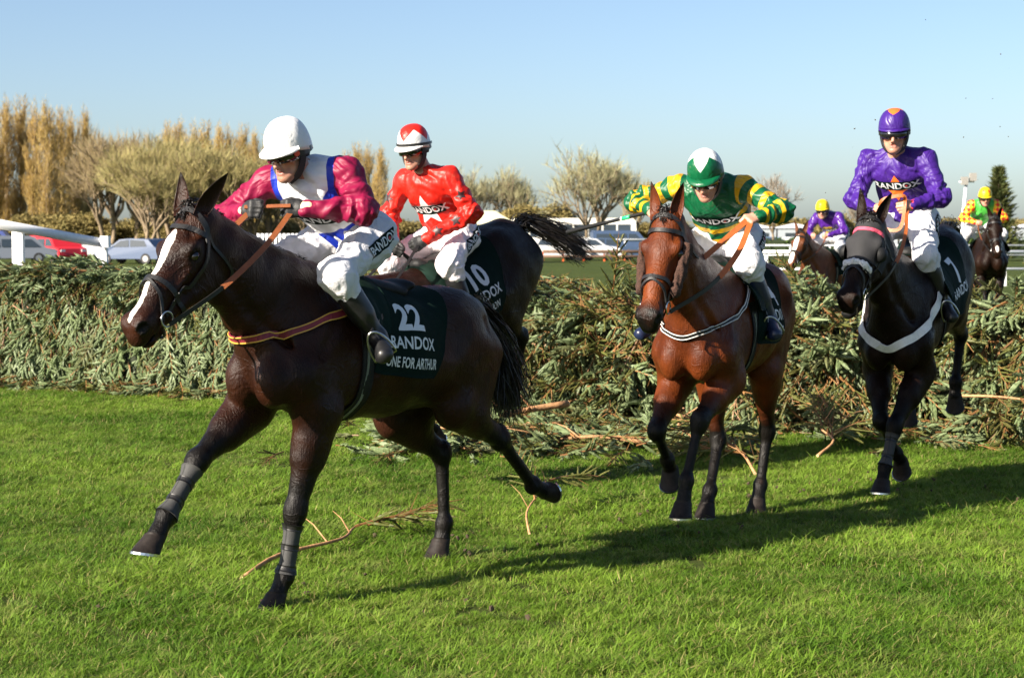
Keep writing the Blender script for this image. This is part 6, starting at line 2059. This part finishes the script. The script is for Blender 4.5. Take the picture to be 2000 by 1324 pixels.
vehicle(at(262, 108), 2.8, (0.07, 0.10, 0.17), CAR, 1.75, CARW, WH, 'slate blue car showing over the fence next to the rail end', 'car')
vehicle(at(318, 112), 0.3, (0.02, 0.03, 0.07), CAR, 1.8, CARW, WH, 'dark navy car behind the head of the white-blazed horse', 'car')
vehicle(at(190, 128), 0.1, (0.6, 0.6, 0.6), CAR, 1.75, CARW, WH, 'white car far behind the end of the white rail', 'car')
BUS = [(-5.5, 0.4), (-5.55, 3.0), (-5.35, 3.15), (5.2, 3.15), (5.5, 2.9), (5.6, 1.2), (5.55, 0.4)]
BUSW = [(-5.2 + k * 1.3, 1.5, -5.2 + k * 1.3, 2.6, -4.05 + k * 1.3, 2.6, -4.05 + k * 1.3, 1.5) for k in range(8)]
vehicle(at(1120, 165), 0.0, (0.62, 0.60, 0.54), BUS, 2.4, BUSW, [(-3.4, 0.48), (3.6, 0.48)], 'cream coach parked in front of the large pale willow', 'coach', name='parked_coach')
vehicle(at(1215, 140), 0.1, (0.05, 0.08, 0.15), VAN, 1.9, VANW, WH, 'dark blue van behind the ears of the bright bay horse', 'van', name='parked_van')
for k, (u, c_) in enumerate(((1090, (0.5, 0.5, 0.5)), (1150, (0.55, 0.56, 0.58)), (1185, (0.05, 0.08, 0.14)))):
    vehicle(at(u, 122 + k), 0.05 * k, c_, CAR, 1.75, CARW, WH, ('white car parked below the cream coach', 'silver car parked below the cream coach', 'navy car at the rear of the cream coach')[k], 'car')
for k, (u, c_) in enumerate(((1455, (0.5, 0.5, 0.52)), (1510, (0.10, 0.16, 0.28)), (1690, (0.4, 0.42, 0.45)), (1968, (0.06, 0.10, 0.20)), (1560, (0.6, 0.6, 0.6)))):
    vehicle(at(u, 170 + 2 * k), 0.1 * k, c_, CAR, 1.75, CARW, WH, ('pale grey car in the far row behind the green-jacketed jockey', 'mid blue car in the far row near the bare grey tree', 'grey car far behind the hooded horse', 'navy car below the dark conifer', 'white car far behind the chestnut horse')[k], 'car')

# white wing rail behind the fence
root = empty('wing_rail', tuple(at(100, 22.3)))
o = np.array(root.location)
a, b = at(-60, 21.6, 1.93), at(207, 22.9, 1.63)
m = MB(); m.tube([a, b], 0.058, 14); m.build('rail', M['rail_white'], root, o, True)
for (u, d_, zt) in ((37, 22.1, 1.84), (200, 22.9, 1.70)):
    m = MB(); c_ = at(u, d_ + 0.08, 0); m.box((c_[0], c_[1], zt / 2), (0.13, 0.10, zt)); m.build('post', M['rail_white'], root, o)
m = MB(); c_ = at(207, 22.85, 1.655); m.box(tuple(c_), (0.10, 0.16, 0.14)); m.build('end_joint', M['rail_white'], root, o)
m = MB(); m.tube([at(-60, 22.2, 1.30), at(200, 23.2, 1.05)], 0.04, 10); m.build('lower_rail', M['rail_white'], root, o, True)
tag(root, 'sloping white plastic wing rail on square posts behind the spruce fence', 'rail')

def picket(u0, u1, dist, zt, zb, pw, gap, label, mat, rails=(0.25, 0.85), name='picket_fence', rot=0.0):
    p0, p1 = at(u0, dist), at(u1, dist + rot)
    root = empty(name, tuple((p0 + p1) / 2)); o = np.array(root.location)
    L = np.linalg.norm(p1 - p0); n = int(L / gap)
    rz = math.atan2(p1[1] - p0[1], p1[0] - p0[0])
    for k in range(n + 1):
        c_ = p0 + (p1 - p0) * k / n
        m = MB(); m.box((c_[0], c_[1], (zt + zb) / 2), (pw, 0.04, zt - zb), rz); m.build('picket', mat, root, o)
    for f in rails:
        c_ = (p0 + p1) / 2; m = MB(); m.box((c_[0], c_[1] + 0.04, zb + (zt - zb) * f), (L, 0.035, 0.08), rz); m.build('cross_rail', mat, root, o)
    tag(root, label, 'fence')
picket(505, 640, 38, 1.76, 0.0, 0.05, 0.085, 'white upright picket screen between the dark bay neck and its jockey', M['rail_white'], (0.2, 0.97))
def running_rail(u0, u1, dist, h, label, step=2.4, mat=None, post=None, rr=0.055, rot=0.0, name='running_rail', lower=True):
    p0, p1 = at(u0, dist), at(u1, dist + rot)
    root = empty(name, tuple((p0 + p1) / 2)); o = np.array(root.location); mat = mat or M['rail_white']
    L = np.linalg.norm(p1 - p0); n = max(1, int(L / step))
    m = MB(); m.tube([p0 + np.array((0, 0, h)), p1 + np.array((0, 0, h))], rr, 8); m.build('rail', mat, root, o, True)
    if lower:
        m = MB(); m.tube([p0 + np.array((0, 0, h * 0.5)), p1 + np.array((0, 0, h * 0.5))], rr * 0.8, 8); m.build('rail', mat, root, o, True)
    for k in range(n + 1):
        c_ = p0 + (p1 - p0) * k / n; m = MB(); m.box((c_[0], c_[1] + rr + 0.03, h * 0.49), (0.10, 0.08, h * 0.98)); m.build('post', post or mat, root, o)
    tag(root, label, 'rail')
running_rail(1380, 2080, 62, 1.15, 'long white running rail across the far side of the course', 2.0)
running_rail(1390, 2080, 105, 1.1, 'far grey-white double rail beyond the running rail', 2.2, rr=0.04)
running_rail(1060, 1300, 118, 0.62, 'low brown rail with bright orange posts beyond the fence', 1.15, M['brown_wood'], M['orange_post'], 0.10, name='orange_post_rail')
running_rail(1060, 1300, 132, 1.35, 'grey-blue double rail in front of the parked vans', 2.6, rr=0.05)
def hedge(u0, u1, dist, h, dep, label):
    p0, p1 = at(u0, dist), at(u1, dist); L = p1[0] - p0[0]
    r = np.random.default_rng(int(u0)); V, F, tn = [], [], []
    for k in range(int(L * 150)):
        c_ = np.array((r.uniform(0, L) - L / 2, r.uniform(0, dep), h * r.uniform(0.05, 1.0) ** 0.7)); a = r.normal(size=3) * 0.09; b = r.normal(size=3) * 0.09
        i = len(V); V += [c_ - a, c_ + b, c_ + a]; tn += [r.uniform()] * 3; F.append((i, i + 1, i + 2))
    root = empty('hedge', (p0[0] + L / 2, dist, 0))
    m = MB(); m.box((0, dep / 2, h * 0.46), (L, dep * 0.8, h * 0.92)); m.build('hedge_core', simple('hedge_dark', (0.018, 0.03, 0.008), 0.9), root)
    kind(mk('leaves', V, F, FM['shrub'] if h < 1 else hedge_m, root, smooth=False, attrs={'tone': np.array(tn) * 0.4}), 'stuff')
    tag(root, label, 'hedge')
hedge_m = foliage_mat('hedge_leaf', (0.045, 0.085, 0.016), (0.060, 0.105, 0.020), (0.08, 0.11, 0.03))
hedge(1395, 1700, 128, 1.45, 1.2, 'clipped green hedge across the course behind the chestnut horse')
hedge(1870, 2060, 128, 1.45, 1.2, 'clipped green hedge across the course below the conifer')

# hut with a cream roof, long white marquee, floodlight mast
root = empty('hut', tuple(at(925, 112)))
m = MB(); m.box((0, 0, 1.2), (4.4, 3.0, 2.4)); m.build('wall', simple('hut_wall', (0.10, 0.11, 0.11), 0.8), root)
mk('roof', [(-2.7, -1.9, 2.3), (2.7, -1.9, 2.3), (2.7, 1.9, 2.3), (-2.7, 1.9, 2.3), (-1.3, 0, 3.15), (1.3, 0, 3.15)], [(0, 1, 5, 4), (1, 2, 5), (2, 3, 4, 5), (3, 0, 4), (3, 2, 1, 0)], simple('cream_roof', (0.55, 0.52, 0.34), 0.7), root, smooth=False)
for k in range(3):
    m = MB(); m.box((-1.3 + 1.3 * k, -1.51, 1.5), (0.9, 0.05, 0.7)); m.build('window', M['glass'], root)
tag(root, 'small dark hut with a cream hipped roof behind the red-jacketed jockey', 'hut')
def marquee(u0, u1, dist, h, label):
    p0, p1 = at(u0, dist), at(u1, dist); L = p1[0] - p0[0]
    root = empty('marquee', tuple((p0 + p1) / 2)); n = max(2, int(L / 5))
    for k in range(n):
        x = -L / 2 + (k + 0.5) * L / n; w = L / n
        mk('roof_bay', [(x - w / 2, -3, h * 0.8), (x + w / 2, -3, h * 0.8), (x + w / 2, 3, h * 0.8), (x - w / 2, 3, h * 0.8), (x, 0, h)], [(0, 1, 4), (1, 2, 4), (2, 3, 4), (3, 0, 4), (3, 2, 1, 0)], M['rail_white'], root, smooth=False)
        m = MB(); m.box((x, 0, h * 0.395), (w * 0.96, 5.6, h * 0.79)); m.build('wall_panel', simple('marquee_wall', (0.30, 0.33, 0.36), 0.6), root)
        m = MB(); m.box((x, -2.83, h * 0.42), (w * 0.6, 0.06, h * 0.4)); m.build('window', M['glass'], root)
    tag(root, label, 'tent')
marquee(1855, 2080, 195, 3.0, 'row of white tent roofs below the dark conifer')
marquee(1430, 1590, 215, 3.0, 'white tent roofs far behind the chestnut horse')
marquee(1640, 1850, 225, 2.9, 'white tent roofs far behind the purple-jacketed jockey')
root = empty('floodlight_mast', tuple(at(1872, 98))); o = np.array(root.location)
m = MB(); m.tube([(0, 0, 0), (0.35, 0, 4.6)], [0.11, 0.08], 10); m.build('mast', M['rail_white'], root, smooth=True)
for dx, dz in ((0.02, 4.55), (0.46, 4.75)):
    m = MB(); m.box((0.35 + dx - 0.15, -0.1, dz), (0.34, 0.3, 0.42)); m.build('floodlight', simple('lamp_housing', (0.25, 0.24, 0.22), 0.5), root)
m = MB(); m.box((0.36, 0, 4.5), (0.8, 0.08, 0.08)); m.build('crossbar', M['rail_white'], root)
tag(root, 'leaning white floodlight mast with two lamp heads beside the conifer', 'mast')

# ------------------------------------------------------------------ runners still approaching the fence
def blk(c):
    return [np.full(len(c['z']), -1.0)]
RUNLEGS = dict(LF=[(0.53, 0.155, 0.90), (0.70, 0.12, 0.50), (0.62, 0.10, 0.22), (0.60, 0.10, 0.12), (0.62, 0.10, 0.02)],
               RF=[(0.56, -0.155, 0.88), (0.92, -0.12, 0.68), (1.05, -0.10, 0.40), (1.10, -0.10, 0.30), (1.16, -0.10, 0.22)],
               LH=[(-0.30, 0.15, 0.90), (-0.62, 0.12, 0.55), (-0.60, 0.10, 0.20), (-0.56, 0.10, 0.10), (-0.50, 0.10, 0.02)],
               RH=[(-0.15, -0.15, 0.86), (-0.40, -0.12, 0.50), (-0.25, -0.10, 0.20), (-0.2, -0.10, 0.10), (-0.14, -0.10, 0.02)])
def lifted(legs, dz):
    return {k: [(a, b, c + dz) for a, b, c in v] for k, v in legs.items()}
H5 = make_horse(dict(x=5.02, y=28.9, phi=36, pitch=4, withers=(0.43, 1.55), coat=COAT_CHESTNUT, seed=5, vox=0.018, poll=(1.10, 0.0, 1.80), nose=(1.42, 0.0, 1.36), pt0=0.3,
    blaze=[(0.02, -0.05), (0.08, 0.01), (0.16, 0.034), (0.36, 0.028), (0.52, 0.036), (0.57, -0.02)], ears=EARS_UP, legs=RUNLEGS,
    tail=[(-0.90, 0.02, 1.50), (-1.05, 0.05, 1.40), (-1.15, 0.05, 1.2), (-1.2, 0.05, 0.95)], tail_n=90))
tag(H5['root'], 'chestnut racehorse with a broad white blaze still behind the fence', 'horse', 'runners still behind the fence')
BASEJ = dict(head=(0.36, 0.0, 2.12), lsh=(0.16, 0.18, 2.02), rsh=(0.18, -0.18, 2.01), lel=(0.22, 0.31, 1.80), rel=(0.25, -0.31, 1.80), lh=(0.46, 0.12, 1.72), rh=(0.47, -0.12, 1.72),
             lhip=(-0.10, 0.11, 1.72), rhip=(-0.10, -0.11, 1.72), lkn=(0.30, 0.27, 1.55), rkn=(0.30, -0.27, 1.55), lank=(0.10, 0.32, 1.24), rank=(0.10, -0.32, 1.24), ltoe=(0.22, 0.36, 1.18), rtoe=(0.22, -0.36, 1.18))
silk5 = silk('purple_gold_silk', [(0.62, 0.42, 0.02)], (0.055, 0.012, 0.17), rough=0.3)
J5 = make_jockey(H5, dict(J=BASEJ, look=(0.95, 0.25, -0.2), vs=1.8, pattern=lambda c: [np.minimum(0.085 - np.abs(c['z'] + 0.17), np.minimum(0.075 - np.abs(c['y']), c['x']))], jacket=silk5, collar_f0=-1.0,
    cap=silk('yellow_cap', [], (0.72, 0.52, 0.01), rough=0.4), band_z=0.17, band_w=0.2, band_xs=0.8, stirrup=True, peak=0.02))
tag(J5['root'], 'jockey in yellow cap and purple jacket with a gold chest panel, behind the fence', 'person', 'jockeys riding behind the fence')
bridle(H5, M['black_leather'])
saddlery(H5, '9', [], drop=100)
reins(H5, (J5['J']['lh'], J5['J']['rh']), M['brown_leather'], M['black_leather'])
H6 = make_horse(dict(x=7.52, y=29.3, phi=8, pitch=10, withers=(0.43, 1.78), coat=COAT_BLACK, seed=6, vox=0.018, poll=(1.15, 0.0, 2.02), nose=(1.38, 0.02, 1.50), pt0=0.3,
    blaze=[(0.38, -0.05), (0.46, 0.02), (0.52, 0.02), (0.57, -0.02)], ears=EARS_UP, legs=lifted(RUNLEGS, 0.22),
    tail=[(-0.90, 0.02, 1.50), (-1.05, 0.05, 1.40), (-1.15, 0.05, 1.2), (-1.2, 0.05, 0.95)], tail_n=90))
tag(H6['root'], 'black racehorse rising head-on over the far side of the fence', 'horse', 'runners still behind the fence')
silk6 = silk('red_yellow_silk', [(0.62, 0.03, 0.01), (0.06, 0.36, 0.05)], (0.70, 0.50, 0.02), rough=0.4)
def pat6(c):
    V = c['V']; q = np.sin((V[:, 2] + V[:, 1]) * 42) * np.sin((V[:, 2] - V[:, 1]) * 42)
    return [np.where(c['sleeve'] > -0.01, q * 0.01, -1.0), -c['sleeve'] - 0.01]
J6j = {k: (v[0], v[1] - 0.06, v[2] + 0.20) for k, v in BASEJ.items()}
J6 = make_jockey(H6, dict(J=J6j, look=(0.95, 0.05, -0.25), vs=1.8, pattern=pat6, jacket=silk6, collar_f0=-1.0, cap=silk('yellow_red_cap', [(0.62, 0.04, 0.01)], (0.72, 0.52, 0.01), rough=0.4),
    cap_pattern=lambda az, co: 0.05 * (0.35 - abs(((az / (2 * PI) * 6) % 1) - 0.5) * 1.6 - abs(co - 0.55) * 1.6), band=False, peak=0.02))
tag(J6['root'], 'jockey in yellow cap with red diamonds, red and yellow sleeves and green body', 'person', 'jockeys riding behind the fence')
bridle(H6, M['black_leather'])
saddlery(H6, '3', [], drop=100)
reins(H6, (J6['J']['lh'], J6['J']['rh']), M['brown_leather'], M['black_leather'])
